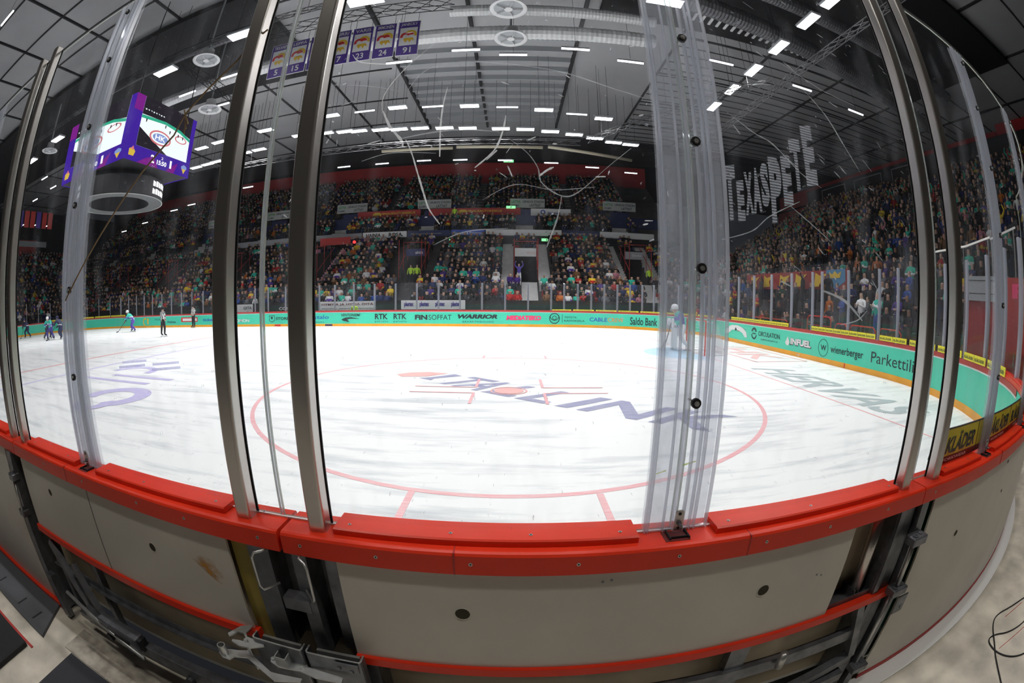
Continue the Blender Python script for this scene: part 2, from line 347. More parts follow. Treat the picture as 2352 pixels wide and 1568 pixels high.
# ---- roof
ROOF = 17.0
mb = MB().box(-70, 40, -12, 40.5, ROOF, ROOF + .3)
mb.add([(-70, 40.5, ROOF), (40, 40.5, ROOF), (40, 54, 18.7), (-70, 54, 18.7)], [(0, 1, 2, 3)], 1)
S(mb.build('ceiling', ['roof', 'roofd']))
rs = None
mb = MB()
for x in (-66, -58.2, -50.4, -42.6, -37, -31.7, -27.2, -22.3, -17.2, -12.5, -7.4, -2.4, 3.5, 9.2, 15, 21, 27, 33):
    if -8 < x < 4: mb.box(x - .09, x + .09, -11.9, 37.5, ROOF - .28, ROOF - .002)
    else: mb.box(x - .06, x + .06, -11.9, 40.4, ROOF - .12, ROOF - .002)
for y in (-8.5, -3.5, 1.8, 5.5, 8.8, 12.2, 16.4, 21, 26, 31, 36.0): mb.box(-69.9, -8, y - .05, y + .05, ROOF - .08, ROOF - .002).box(9.3, 39.9, y - .05, y + .05, ROOF - .08, ROOF - .002)
for k in range(24):
    y = 19 + k * 1.05; mb.box(9.4, 35.5, y - .03, y + .03, ROOF - .06, ROOF - .002)
S(mb.build('trim_1', 'seam'))
for k in range(11):
    y = 22.6 + k * 1.32
    o = T(MB().box(-7.25, 3.35, y, y + .20, ROOF - .36, ROOF - .004).box(-7.25, 3.35, y + .2, y + .62, ROOF - .075, ROOF - .004, 1).build('roof_slat', ['grey', 'seam']), 'grey wooden slat under the roof above the face-off circle', 'roof slat', 'slats under the roof')
# black baffles around the centre rigging; the right slab stands in for unlit roof
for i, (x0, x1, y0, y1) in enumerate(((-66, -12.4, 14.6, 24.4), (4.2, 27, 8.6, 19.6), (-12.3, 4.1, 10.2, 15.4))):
    T(MB().box(x0, x1, y0, y1, ROOF - .45, ROOF - .15).build('black_roof_panel', 'blackm'), ('black baffle panel under the roof above the scoreboard', 'black panel added for the unlit roof above the end stand lamps', 'black baffle panel under the roof above the two white fans')[i], 'roof panel')
S(MB().box(-70, 40, 53.7, 54, 14, 19).build('wall_back', 'blackm'))
S(MB().box(37.6, 37.9, -12, 54, -.5, 17).build('wall_right', 'blackm'))
S(MB().box(-70.3, -70, -12, 54, -.5, 17).build('wall_left', 'blackm'))
S(MB().box(-70, 40, -12.3, -12, -.5, 17).build('wall_front', 'blackm'))

# ------------------------------------------------------------------ lamps
def flood(kind, x, y, z, lx, ly, i):
    where = {'end': 'hung over the end boards', 'centre': 'on the centre line of the roof', 'far': 'in the long row over the far boards', 'middle': 'in the row before the long far row',
             'near': 'over the near boards', 'left': 'at the far left end of the hall'}[kind]
    e = empty('flood_lamp', (x, y, z), f'bright white flood lamp {where}', 'lamp', f'flood lamps {where}')
    part(MB().box(x - lx / 2 - .05, x + lx / 2 + .05, y - ly / 2 - .05, y + ly / 2 + .05, z + .02, z + .14, bev=.03), 'housing', 'grey', e)
    part(MB().box(x - lx / 2, x + lx / 2, y - ly / 2, y + ly / 2, z, z + .02), 'diffuser', 'lamp', e)
    part(MB().tube([(x - lx * .3, y, z + .14), (x - lx * .3, y, ROOF - .02)], .012, 4).tube([(x + lx * .3, y, z + .14), (x + lx * .3, y, ROOF - .02)], .012, 4), 'hanger', 'black', e)
    ld = bpy.data.lights.new('flood', 'AREA'); ld.shape = 'RECTANGLE'; ld.size = lx; ld.size_y = ly; ld.energy = FLOOD_W; ld.spread = R(110); ld.color = (1, .985, .975)
    lo = bpy.data.objects.new('flood_light', ld); COL.objects.link(lo); lo.parent = e; lo.location = (0, 0, -.01)
    # asymmetric lamp optics throw the light onto the ice
    lo.rotation_euler = {'end': (0, R(24), 0), 'far': (R(-13), 0, 0), 'near': (R(24), 0, 0), 'middle': (R(-12), 0, 0)}.get(kind, (0, 0, 0))
for i, a in enumerate(FLOODS): flood(*a, i)
for i, (x, y, z) in enumerate(THINS):
    alongy = False
    e = empty('tube_lamp', (x, y, z), 'slim white tube lamp hanging under the roof', 'lamp', 'slim tube lamps under the roof')
    L = .62
    part(MB().box(x - L, x + L, y - .055, y + .055, z + .03, z + .10), 'housing', 'grey', e)
    part(MB().tube([(x - L, y, z), (x + L, y, z)], .05, 8), 'tube', 'tube', e)
    part(MB().tube([(x, y, z + .1), (x, y, ROOF - .02)], .01, 4), 'hanger', 'black', e)

# trusses
M['trussm'] = mat('dark_truss', (.07, .07, .075), .5)
def truss(name, a, b, n, h, label, m='trussm'):
    a, b = Vector(a), Vector(b); t = (b - a).normalized(); s_ = t.cross(Vector((0, 0, 1))).normalized()
    mb = MB(); ch = [s_ * h / 2 + Vector((0, 0, h / 2)), -s_ * h / 2 + Vector((0, 0, h / 2)), Vector((0, 0, -h / 2))]
    for c in ch: mb.tube([a + c, b + c], .022, 5)
    for k in range(n):
        p, q = a.lerp(b, k / n), a.lerp(b, (k + 1) / n)
        for i in range(3): mb.tube([p + ch[i], q + ch[(i + 1) % 3]], .016, 4)
    for k in (0.1, .5, .9): mb.tube([a.lerp(b, k), Vector((*a.lerp(b, k).xy, ROOF - .02))], .012, 4)
    return T(mb.build(name, m), label, 'truss')
truss('lighting_truss', (12, 6, 12), (12, 27.5, 12), 26, .27, 'long thin metal truss beside the end flood lamps')
truss('lighting_truss', (-22, 28.1, 12), (4.2, 28.1, 12), 30, .34, 'thin metal truss below the long row of far flood lamps')
truss('lighting_truss', (4.6, 27.6, 12), (11.6, 16.4, 12.2), 16, .32, 'slanting metal truss joining the far and end trusses')
truss('lighting_truss', (-13, 16, 14.35), (-2.6, 16, 14.35), 12, .5, 'black truss above the hanging number banners', 'blackm')
truss('lighting_truss', (-15.2, 14.4, 13), (-15.2, 19.5, 13), 8, .5, 'black truss behind the scoreboard', 'blackm')
truss('lamp_rail', (-36, 14.4, 13.4), (-5, 13.5, 13.4), 40, .22, 'thin rail carrying the centre flood lamps')
for x0, x1, lab in ((-10, -4.6, 'left'), (-4.3, 2.0, 'middle'), (2.4, 9.2, 'right')):
    T(MB().tube([(x0, 32, 13), (x1, 32.2 + (x1 > 5) * 2, 13)], .13, 8).build('roof_pipe', mat('tan_pipe', (.62, .56, .42), .5), smooth=True), f'{lab} tan pipe of the row under the dark far roof', 'pipe', None)
# ducts and fans
def duct(a, b, r, m, label, ribs=60):
    a, b = Vector(a), Vector(b); mb = MB()
    pts = []; rr = []
    for k in range(ribs * 2 + 1): pts.append(a.lerp(b, k / (ribs * 2))); rr.append(r * (1 if k % 2 else .93))
    mb.tube(pts, rr, 12); return T(mb.build('air_duct', m), label, 'duct')
duct((-21, 18.9, 14.3), (6.5, 18.2, 14.3), .38, 'duct', 'long white ribbed air duct behind the two white fans', 120)
duct((-3.0, 17.6, 15.2), (6.5, 17.7, 15.2), .30, 'duct', 'shorter white air duct just in front of the long white duct', 60)
duct((-12, 15.0, 14.4), (-27, 15.0, 14.4), .30, 'ductd', 'grey air duct left of the number banners', 60)
duct((6.8, 14.6, 14.6), (26, 17.5, 14.2), .5, 'ductd', 'dark ribbed air duct at the upper right of the roof', 110)
duct((6.8, 12.6, 14.6), (24, 13.5, 14.4), .34, 'ductd', 'thinner dark ribbed air duct before the thick one', 110)
e = empty('vent_grille', (15, 16, 15), 'long grille of pale slats between the dark air ducts', 'grille')
for k in range(44):
    x = 7.5 + k * .42; part(MB().box(x, x + .12, 15.6 + k * .035, 16.5 + k * .035, 14.9, 14.96), 'slat', 'duct', e)
def fan(x, y, z, label):
    e = empty('ceiling_fan', (x, y, z), label, 'fan')
    mb = MB(); rr = [.30, .34, .62, .72, .70, .55]; zz = [.55, .18, .06, .0, -.03, .02]
    n = 28
    for i in range(6):
        for k in range(n): mb.v.append((x + rr[i] * math.cos(2 * math.pi * k / n), y + rr[i] * math.sin(2 * math.pi * k / n), z + zz[i]))
    for i in range(5):
        for k in range(n): mb.f.append((i * n + k, i * n + (k + 1) % n, (i + 1) * n + (k + 1) % n, (i + 1) * n + k)); mb.m.append(0)
    part(mb, 'rim', 'duct', e, True)
    part(MB().disc((x, y, z + .03), .56, t=.02, n=24), 'plate', 'grey', e)
    part(MB().disc((x, y, z - .05), .16, t=.12, n=16), 'hub', 'duct', e)
    mb = MB()
    for k in range(5):
        a = 2 * math.pi * k / 5; mb.bar((x + .14 * math.cos(a), y + .14 * math.sin(a), z), (x + .54 * math.cos(a), y + .54 * math.sin(a), z + .01), .17, .012)
    part(mb, 'blades', 'duct', e)
    part(MB().tube([(x, y, z + .5), (x, y, ROOF - .32)], .05, 8), 'hanger', 'grey', e)
fan(-.29, 14.62, 13, 'white round ceiling fan nearest the camera at the top centre')
fan(-.22, 16.94, 13, 'white round ceiling fan just in front of the white duct')
fan(-13.82, 14.47, 13, 'white round ceiling fan between the scoreboard and left grey pole')
fan(-31.25, 15.6, 13, 'white round ceiling fan left of the scoreboard')
fan(-16.0, 18.1, 12.2, 'small white fan partly behind the left grey pole')

# ------------------------------------------------------------------ scoreboard
jb = empty('scoreboard', (-18.65, 14.5, 8), 'large purple four-sided video scoreboard hanging over the ice', 'scoreboard')
X0, X1, Y0, Y1 = -21.6, -15.7, 12.1, 16.9
part(MB().box(X0 + .05, X1 - .05, Y0 + .05, Y1 - .05, 8.0, 11.0), 'cabinet', 'blackm', jb)
scr_p = lamp_mat('screen_purple', .55, (.10, .03, .62)); scr_m = lamp_mat('screen_magenta', .5, (.42, .03, .50)); scr_w = lamp_mat('screen_white', 1.15, (.88, .97, 1)); scr_g = lamp_mat('screen_green', .7, (.05, .62, .38))
scr_k = lamp_mat('screen_dark', .35, (.06, .05, .07)); scr_t = lamp_mat('screen_text', 1.3, (1, 1, 1)); scr_b = lamp_mat('screen_blue', .8, (.30, .42, .85)); scr_r = lamp_mat('screen_red', .8, (.9, .25, .28)); scr_y = lamp_mat('screen_yellow', .8, (.9, .62, .08))
def screen(fn, label):
    """fn(u,v,d)->world ; u 0..1 across, v 0..1 up, d outwards"""
    def q(mb, pts, mi, d): mb.add([fn(u, v, d) for u, v in pts], [tuple(range(len(pts)))], mi)
    mats = [scr_p, scr_w, scr_g, scr_k, scr_t, scr_b, scr_r, scr_y, scr_m]
    face = MB(); q(face, [(0, 0), (1, 0), (1, 1), (0, 1)], 0, .0); q(face, [(0, .75), (.13, .75), (.13, 1), (0, 1)], 8, .004)
    q(face, [(.18, 0), (.5, 0), (.42, .16), (.30, .1)], 8, .004); q(face, [(.62, .0), (.75, .0), (.8, .18), (.7, .1)], 8, .004)
    f = part(face, 'screen', mats, jb, label=label)
    pic = MB(); q(pic, [(.13, .24), (.93, .24), (.93, 1), (.13, 1)], 1, .01)
    q(pic, [(.13, .72), (.5, .74), (.75, .70), (.93, .64), (.93, 1), (.13, 1)], 3, .014); q(pic, [(.13, .66), (.5, .70), (.75, .66), (.93, .58), (.93, .63), (.75, .71), (.5, .745), (.13, .71)], 2, .018)
    q(pic, [(.13, .24), (.6, .24), (.13, .52)], 3, .014)
    ring = [(.46 + .17 * math.cos(a), .46 + .115 * math.sin(a)) for a in np.linspace(0, 2 * math.pi, 25)[:-1]]; q(pic, ring, 6, .018)
    q(pic, [(.46 + .145 * math.cos(a), .46 + .09 * math.sin(a)) for a in np.linspace(0, 2 * math.pi, 25)[:-1]], 1, .022); q(pic, [(.46 + .12 * math.cos(a), .46 + .065 * math.sin(a)) for a in np.linspace(0, 2 * math.pi, 25)[:-1]], 5, .026)
    put_text(pic, 'HK', lambda a, b: fn(a, b, .03), .38, .54, .42, .50, 4, bold=.02)
    q(pic, [(.78 + .1 * math.cos(a), .56 + .06 * math.sin(a)) for a in np.linspace(0, 2 * math.pi, 17)[:-1]], 6, .018); q(pic, [(.78 + .08 * math.cos(a), .56 + .045 * math.sin(a)) for a in np.linspace(0, 2 * math.pi, 17)[:-1]], 1, .022)
    for (u, v) in ((.2, .62), (.5, .64), (.58, .58), (.72, .58), (.8, .57)): q(pic, [(u, v), (u + .012, v), (u + .016, v + .05), (u - .004, v + .05)], 3, .03)
    for k in range(8): q(pic, [(.16 + k * .04, .80 + .01 * (k % 3)), (.18 + k * .04, .80), (.18 + k * .04, .82), (.16 + k * .04, .82)], 1, .018)
    o = pic.build('video_picture', mats); childof(o, f)
    tx = MB(); F = lambda a, b: fn(a, b, .012)
    put_text(tx, '2', F, .37, .43, .06, .18, 4, bold=.03); put_text(tx, '1', F, .67, .70, .06, .18, 4, bold=.03); put_text(tx, '15:50', F, .47, .62, .06, .13, 4, bold=.03); put_text(tx, '2', F, .53, .56, .15, .19, 4)
    q(tx, [(.05, .07), (.12, .07), (.14, .14), (.1, .2), (.05, .16)], 7, .012); q(tx, [(.07, .16), (.12, .16), (.1, .22)], 6, .015)
    q(tx, [(.86, .12), (.95, .12), (.95, .16), (.905, .19), (.86, .16)], 5, .012); q(tx, [(.87, .12), (.94, .12), (.905, .04)], 7, .013)
    o = tx.build('score_figures', mats); childof(o, f)
screen(lambda u, v, d: (X1 + d, Y0 + (Y1 - Y0) * u, 7.98 + 3.05 * v), 'video screen facing the near goal end')
screen(lambda u, v, d: (X0 + (X1 - X0) * u, Y0 - d, 7.98 + 3.05 * v), 'video screen facing the near boards')
screen(lambda u, v, d: (X0 - d, Y1 - (Y1 - Y0) * u, 7.98 + 3.05 * v), 'video screen facing the far left goal end')
screen(lambda u, v, d: (X1 - (X1 - X0) * u, Y1 + d, 7.98 + 3.05 * v), 'video screen facing the far stand')
cx, cyy = -18.65, 14.5
mb = MB(); n = 36
prof = [(2.0, 8.0), (2.5, 7.7), (2.5, 6.85), (2.45, 6.8), (1.75, 6.8), (1.75, 6.95), (1.75, 7.9)]
for r_, z_ in prof:
    for k in range(n): a = 2 * math.pi * k / n; mb.v.append((cx + r_ * math.cos(a), cyy + r_ * math.sin(a), z_))
for i in range(len(prof) - 1):
    for k in range(n): mb.f.append((i * n + k, i * n + (k + 1) % n, (i + 1) * n + (k + 1) % n, (i + 1) * n + k)); mb.m.append(0)
part(mb, 'ring_display', mat('ring_black', (.03, .03, .035), .4), jb)
mb = MB().disc((cx, cyy, 6.78), 2.52, t=.03, n=48, r2=2.47); part(mb, 'ring_trim', 'zinc', jb)
mb = MB()
for a0, a1 in ((R(6), R(36)), (R(-122), R(-96))):
    for row, (zz, hh) in enumerate(((7.32, .26), (6.96, .26))):
        for k in range(5):
            b0 = a0 + (a1 - a0) * k / 5; b1 = a0 + (a1 - a0) * (k + .82) / 5
            mb.add([(cx + 2.515 * math.cos(a), cyy + 2.515 * math.sin(a), z_) for a, z_ in ((b0, zz), (b1, zz), (b1, zz + hh * (.8 + .2 * (k % 2))), (b0, zz + hh))], [(0, 1, 2, 3)])
part(mb, 'ring_lettering', scr_t, jb)
for x in (X0 + .4, X1 - .4):
    for y in (Y0 + .4, Y1 - .4): part(MB().tube([(x, y, 11), (x * .98 + cx * .02, y, ROOF - .5)], .03, 6), 'suspension_cable', 'black', jb)

# ------------------------------------------------------------------ number banners
names = [('TIKKANEN', '5'), ('LEPP\u00c4', '15'), ('TU', None), ('KURRI', '17'), ('VARIS', '23'), ('IMMONEN', '24'), ('JANECKY', '91')]
place = ['leftmost', 'second from the left', 'third from the left', 'fourth from the left', 'third from the right', 'second from the right', 'rightmost']
for i, (nm, nu) in enumerate(names):
    x0 = -10.95 + i * 1.015; x1 = x0 + .94; z0, z1 = 11.78, 13.62; Y = 16.0
    e = empty('number_banner', ((x0 + x1) / 2, Y, z0), f'{place[i]} of the purple number banners hanging below the black truss', 'banner', 'purple number banners under the roof')
    part(MB().box(x0, x1, Y, Y + .02, z0, z1, 1).box(x0 + .025, x1 - .025, Y - .004, Y, z0 + .025, z1 - .025, 0), 'cloth', ['purple', 'white'], e)
    part(MB().box(x0 + .1, x1 - .1, Y - .008, Y - .004, z0 + .52, z1 - .36), 'white_field', 'white', e)
    fn = lambda a, b: (a, Y - .012, b)
    mb = MB(); put_text(mb, nm, fn, x0 + .12, x1 - .12 if nm != 'TU' else x0 + .35, z1 - .28, z1 - .09, bold=.01)
    part(mb, 'lettering', 'white', e); mb = MB()
    if nu: put_text(mb, nu, fn, x0 + (.30 if len(nu) > 1 else .38), x1 - (.30 if len(nu) > 1 else .38), z0 + .12, z0 + .42, bold=.02)
    if nu: part(mb, 'number', 'white', e)
    mb = MB(); cxx = (x0 + x1) / 2; cz = z0 + .95
    f2 = lambda u, v, w=0: (cxx + u, Y - .010 - w, cz + v)
    mb.disc((cxx - .12, Y - .014, cz + .05), .22, 'y', .004, 14, 0, r2=.11, a0=R(20), a1=R(200)); mb.disc((cxx + .10, Y - .014, cz + .12), .26, 'y', .004, 14, 1, r2=.15, a0=R(-20), a1=R(150))
    mb.disc((cxx + .08, Y - .018, cz + .12), .15, 'y', .004, 12, 0, a0=0, a1=math.pi); mb.prism([(-.2, -.12), (-.1, -.28), (0, -.15), (.08, -.3), (.16, -.15), (.28, -.22), (.2, -.04), (-.15, -.04)], f2, .004, 1)
    part(mb, 'emblem', ['redp', 'gold'], e)
    for q in (x0 + .1, x1 - .1): part(MB().tube([(q, Y + .01, z1 - .05), (q, Y, 14.12)], .01, 4), 'cord', 'black', e)

# ------------------------------------------------------------------ far rink boards
def sweep(path, prof, mis, closed=False):
    """path: [(x,y,nx,ny)] n = outwards ; prof: [(d,z)] ; mis per profile segment"""
    mb = MB(); n = len(prof)
    for x, y, nx, ny in path:
        for d, z in prof: mb.v.append((x + nx * d, y + ny * d, z))
    for i in range(len(path) - 1):
        for k in range(n - 1): mb.f.append((i * n + k, (i + 1) * n + k, (i + 1) * n + k + 1, i * n + k + 1)); mb.m.append(mis[k])
    return mb
def rpath(a0=-58, a_end=None):
    P = []
    cs = ((XR - RC, YN + RC, RC, a0, 0), (XR - 7.0, YF - 7.0, 7.0, 0, 90), (XL + RC, YF - RC, RC, 90, 180))
    for cx_, cy_, rr, s0, s1 in cs:
        n = max(3, int((s1 - s0) / 4))
        for k in range(n + 1):
            a = R(s0 + (s1 - s0) * k / n); P.append((cx_ + rr * math.cos(a), cy_ + rr * math.sin(a), math.cos(a), math.sin(a)))
    P.append((XL, YN + RC, -1, 0))
    for k in range(1, 12):
        a = R(180 + 50 * k / 11); P.append((XL + RC + RC * math.cos(a), YN + RC + RC * math.sin(a), math.cos(a), math.sin(a)))
    return P
BP = rpath()
rb = empty('rink_boards', (0, YF, 0), 'mint green rink boards with yellow kick plate and glass around the ice', 'rink boards')
adband = part(sweep(BP, [(.0, .17), (.0, .925)], [0]), 'advert_band', 'mint', rb)
part(sweep(BP, [(.0, .0), (-.012, .0), (-.012, .165), (.0, .17)], [0, 0, 0]), 'kick_plate', 'yellow', rb)
part(sweep(BP, [(.0, .92), (-.006, .92), (-.006, .95), (.0, .955)], [0, 0, 0]), 'white_trim', 'white', rb)
part(sweep(BP, [(.0, .955), (-.015, .955), (-.015, 1.05), (.14, 1.06), (.14, .95)], [0] * 4), 'cap_rail', 'reddark', rb)
part(sweep(BP, [(.12, 1.0), (.12, -.05)], [0]), 'back_panel', 'white', rb)
RF = 7.0
def onarc(cx_, cy_, r_, tx, ty):
    """where the direction (tx, ty) from the photographer's spot meets the corner arc"""
    a = tx * tx + ty * ty; b = -2 * (tx * cx_ + ty * cy_); c = cx_ * cx_ + cy_ * cy_ - r_ * r_; s = (-b + math.sqrt(max(0, b * b - 4 * a * c))) / (2 * a)
    return tx * s, ty * s
def FB():
    def f(u, v, w=0):
        if u <= XR - RF: return (u, YF - .010 - w, v)
        x, y = onarc(XR - RF, YF - RF, RF - .010 - w, u, YF); return (x, y, v)
    return f
def EB():
    def f(u, v, w=0):
        if u >= YN + RC: return (XR - .010 - w, u, v)
        x, y = onarc(XR - RC, YN + RC, RC - .010 - w, XR, u); return (x, y, v)
    return f
fF, fE = FB(), EB()
def ad(build, m, side='far', label=None):
    mb = MB(); build(mb); o = part(mb, 'advert', m, rb, label=label); return o
def txt(s, u0, u1, v0, v1, m, fn=fF, bold=0, shear=0, sp=1.0): ad(lambda mb: put_text(mb, s, fn, u0, u1, v0, v1, 0, bold, shear, sp), m)
txt('SJOBLOM', -39.9, -37.4, .36, .76, 'blue', bold=.03); txt('HERTZEN', -37.0, -35.1, .42, .68, 'pink', bold=.03)
txt('TIDET LY', -30.4, -28.8, .6, .74, 'navy'); txt('Paltta', -28.6, -27.5, .36, .52, 'ink', bold=.02)
ad(lambda mb: mb.disc((-31.8, YF - .016, .5), .34, 'y', .006, 20, 0, r2=.22, a0=R(60), a1=R(260)).box(-31.5, -31.3, YF - .016, YF - .01, .3, .8), 'gold')
ad(lambda mb: mb.disc((-43.0, YF - .3, .5), .2, 'y', .006, 20), 'orange')
ad(lambda mb: mb.box(-26.8, -24.8, YF - .016, YF - .010, .42, .78, 0).box(-26.6, -24.9, YF - .02, YF - .014, .50, .70, 1), ['redp', 'white'])
txt('kone', -26.4, -25.2, .52, .66, 'ink', bold=.02)
txt('ticketmaster', -24.2, -21.4, .45, .68, 'blue', bold=.02)
txt('TOMON', -20.9, -19.35, .34, .56, 'white', bold=.02)
txt('STORE.JOKERIT', -16.9, -14.3, .40, .66, 'ink', bold=.03)
ad(lambda mb: mb.prism([(-17.5, .78), (-17.5, .42), (-17.25, .28), (-17.0, .42), (-17.0, .78)], fF, .004, 0).prism([(-17.46, .74), (-17.46, .44), (-17.25, .33), (-17.04, .44), (-17.04, .74)], lambda u, v, w=0: fF(u, v, w + .004), .004, 1).prism([(-17.36, .62), (-17.25, .48), (-17.14, .62), (-17.2, .7), (-17.3, .7)], lambda u, v, w=0: fF(u, v, w + .008), .003, 0), ['ink', 'mint'])
txt('Krystalo', -14.6, -12.55, .42, .76, 'blue', bold=.01); txt('SPORT', -13.7, -12.9, .24, .32, 'ink')
txt('VENTONIEMI', -11.6, -10.2, .66, .84, 'ink', bold=.02, shear=.3)
ad(lambda mb: mb.prism([(-11.6, .46), (-11.3, .58), (-10.9, .61), (-10.25, .50), (-11.0, .50), (-11.15, .44), (-11.0, .28), (-11.45, .36)], fF, .004), 'ink')
for a, b in ((-9.16, -8.25), (-7.86, -6.97)):
    txt('RTK', a, b, .46, .82, 'ink', bold=.03); txt('palvelu', a, b, .24, .38, 'ink', sp=1.2)
txt('FiN', -6.41, -5.58, .42, .75, 'ink', bold=.05); txt('SOFFAT', -5.5, -4.0, .42, .75, 'ink')
txt('WARRIOR', -3.6, -1.05, .50, .78, 'ink', bold=.06, shear=.25); txt('BREAKTHROUGH', -3.3, -1.3, .26, .36, 'ink', shear=.2, sp=1.3)
txt('MEDIATEKO', -.5, 1.72, .42, .72, 'pink', bold=.07, shear=.15)
ad(lambda mb: mb.disc((2.57, 0, .56), .34, 'y', .004, 28, r2=.29).disc((2.57, 0, .60), .14, 'y', .004, 20, r2=.105).disc((2.57, 0, .72), .30, 'y', .004, 24, r2=.26, a0=R(180), a1=R(360)).xf(lambda x, y, z: fF(x, z, .004 - y)), 'ink')
ad(lambda mb: mb.xf(lambda x, y, z: (x, y, z)).box(3.06, 3.08, YF - .014, YF - .01, .3, .82), 'ink')
txt('TOYOTA', 3.2, 4.0, .58, .70, 'ink', bold=.01); txt('KAIVOKSELA', 3.2, 4.52, .36, .48, 'ink', bold=.01)
txt('CABLE', 4.84, 6.0, .40, .66, 'blue', bold=.02); txt('CREW', 6.05, 7.1, .40, .66, 'orange', bold=.0)
txt('Saldo Bank', 7.55, 9.45, .28, .76, 'ink', bold=.02)
ad(lambda mb: mb.box(2.0, 2.08, 0, .1, 0, .1).xf(lambda x, y, z: (-12.84 + (x - 2) * 7, YF - .02 + y * .03, .03 + z * 1.1)), 'navy')
ad(lambda mb: mb.box(0, .5, YF - .022, YF - .013, .03, .14).xf(lambda x, y, z: (x - 17.0, y, z)), 'redp')
# puma-like emblem panel in the corner becomes a plain dark shape
ad(lambda mb: mb.prism([(10.1, .2), (11.0, .2), (11.0, .5), (10.6, .6), (10.4, .85), (10.15, .8), (9.95, .84), (10.1, .55)], fF, .004), 'grey')
# end board adverts (u = world Y, reads towards the camera)
def tE(s, y0, y1, v0, v1, m, **k): txt(s, y0, y1, v0, v1, m, fn=fE, **k)
ad(lambda mb: mb.prism([(21.0, .40), (20.7, .68), (20.2, .82), (19.6, .84), (19.1, .76), (18.7, .58), (18.6, .34), (18.85, .34), (19.1, .52), (19.6, .62), (20.2, .58), (20.6, .38)], fE, .004), 'white')
tE('pata', 20.6, 19.95, .56, .72, 'redp', bold=.03); tE('\u00e4ss\u00e4', 19.6, 18.85, .56, .72, 'redp', bold=.03)
ad(lambda mb: mb.prism([(19.8, .56), (19.9, .62), (19.78, .74), (19.66, .62), (19.75, .56)], lambda u, v, w=0: fE(u, v, .006 + w), .004), 'ink')
ad(lambda mb: mb.disc((XR - .014, 17.95, .6), .25, 'x', .004, 24, r2=.16, a0=R(20), a1=R(160)).disc((XR - .014, 17.95, .58), .25, 'x', .004, 24, r2=.19, a0=R(190), a1=R(350)).box(XR - .016, XR - .01, 17.8, 18.1, .56, .60), 'ink')
tE('CIRCULATION', 17.55, 15.75, .52, .72, 'ink', bold=.01); tE('LIIKELAHJAT.FI', 17.3, 15.9, .34, .42, 'ink')
ad(lambda mb: mb.prism([(15.3, .45), (15.2, .36), (15.05, .36), (14.98, .48), (15.12, .70)], fE, .004, 0).prism([(14.95, .40), (14.9, .36), (14.86, .70)], fE, .004, 1), ['white', 'ink'])
tE('INFUEL', 14.92, 13.47, .39, .66, 'ink', bold=.08)
ad(lambda mb: put_text(mb, 'INFUEL', lambda u, v: fE(u, v, .006), 14.9, 13.5, .42, .66, 0, .05), 'white')
ad(lambda mb: mb.disc((XR - .014, 12.72, .52), .30, 'x', .004, 30, r2=.285), 'ink'); tE('W', 12.88, 12.54, .43, .62, 'ink', bold=.02)
tE('wienerberger', 12.28, 10.5, .34, .66, 'ink', bold=.01)
tE('Parkettiliiga', 10.1, 7.55, .27, .70, 'ink')
for y in (20.5, 11.4): ad(lambda mb: mb.box(XR - .02, XR - .013, y, y + .05, .01, .16), 'redp')
# posts and panes of the far glass
def post(x, y, z1, w=.06):
    part(MB().box(x - w, x + w, y - .03, y + .03, 1.04, z1, bev=.012), 'glass_post', 'postfar', rb)
def pane(a, b, z1):
    (ax, ay), (bx, by) = a, b; d = Vector((bx - ax, by - ay, 0)).normalized(); n_ = Vector((-d.y, d.x, 0)) * .006
    mb = MB(); V = [Vector((*p, z)) + s_ * n_ for z in (1.055, z1) for p in (a, b) for s_ in (-1, 1)]
    part(mb.add(V, [(0, 2, 3, 1), (4, 5, 7, 6), (0, 4, 6, 2), (1, 3, 7, 5), (0, 1, 5, 4), (2, 6, 7, 3)]), 'glass_pane', 'farpane', rb)
ORD = ['first', 'second', 'third', 'fourth', 'fifth', 'sixth', 'seventh', 'eighth', 'ninth', 'tenth', 'eleventh', 'twelfth', 'thirteenth', 'fourteenth', 'fifteenth', 'sixteenth', 'seventeenth', 'eighteenth', 'nineteenth', 'twentieth']
def ordn(n):
    if n < 20: return ORD[n]
    t = ['twenty', 'thirty', 'forty', 'fifty', 'sixty', 'seventy', 'eighty', 'ninety'][(n + 1) // 10 - 2]; r = (n + 1) % 10
    if r == 0: return t.replace('y', 'ieth') if True else t
    return t + '-' + ORD[r - 1]
farx = [-35.8, -34.5, -33.2, -32.0, -30.75, -29.4, -28.1, -26.8, -25.5, -24.2, -22.5, -20.7, -18.8, -17.6, -16.07, -14.8, -13.3, -12.1, -10.69, -9.19, -7.73, -6.29, -4.86, -3.47, -2.05, -.58, .88, 2.35, 3.18, 4.05, 4.93, 5.79, 6.66, 7.52, 8.36, 9.18, 10.05, 10.95, 11.9, 12.9, 13.9]
GX = XR + .07
pts = [(x, YF + .07) if x <= XR - RF else onarc(XR - RF, YF - RF, RF + .07, x, YF) for x in farx]
nf = len(pts)
pts += [(GX, y) for y in (19.7, 18.17, 16.62, 15.05, 13.6, 13.0, 11.47, 9.9)]
for a in (-6, -14, -22, -30, -38, -46, -54): pts.append((XR - RC + (RC + .07) * math.cos(R(a)), YN + RC + (RC + .07) * math.sin(R(a))))
for i, p in enumerate(pts):
    end = i >= nf
    post(*p, 3.15 if end else 2.79)
    if i + 1 < len(pts): pane(p, pts[i + 1], 3.42 if i >= nf - 1 else 2.80)
lp = [(XL + RC + (RC + .07) * math.cos(R(a)), YF - RC + (RC + .07) * math.sin(R(a))) for a in np.linspace(96, 178, 9)] + [(XL - .07, y) for y in (19, 17.5, 16, 14.5, 13, 11.5, 10)]
for p in lp: post(*p, 2.8, .04)
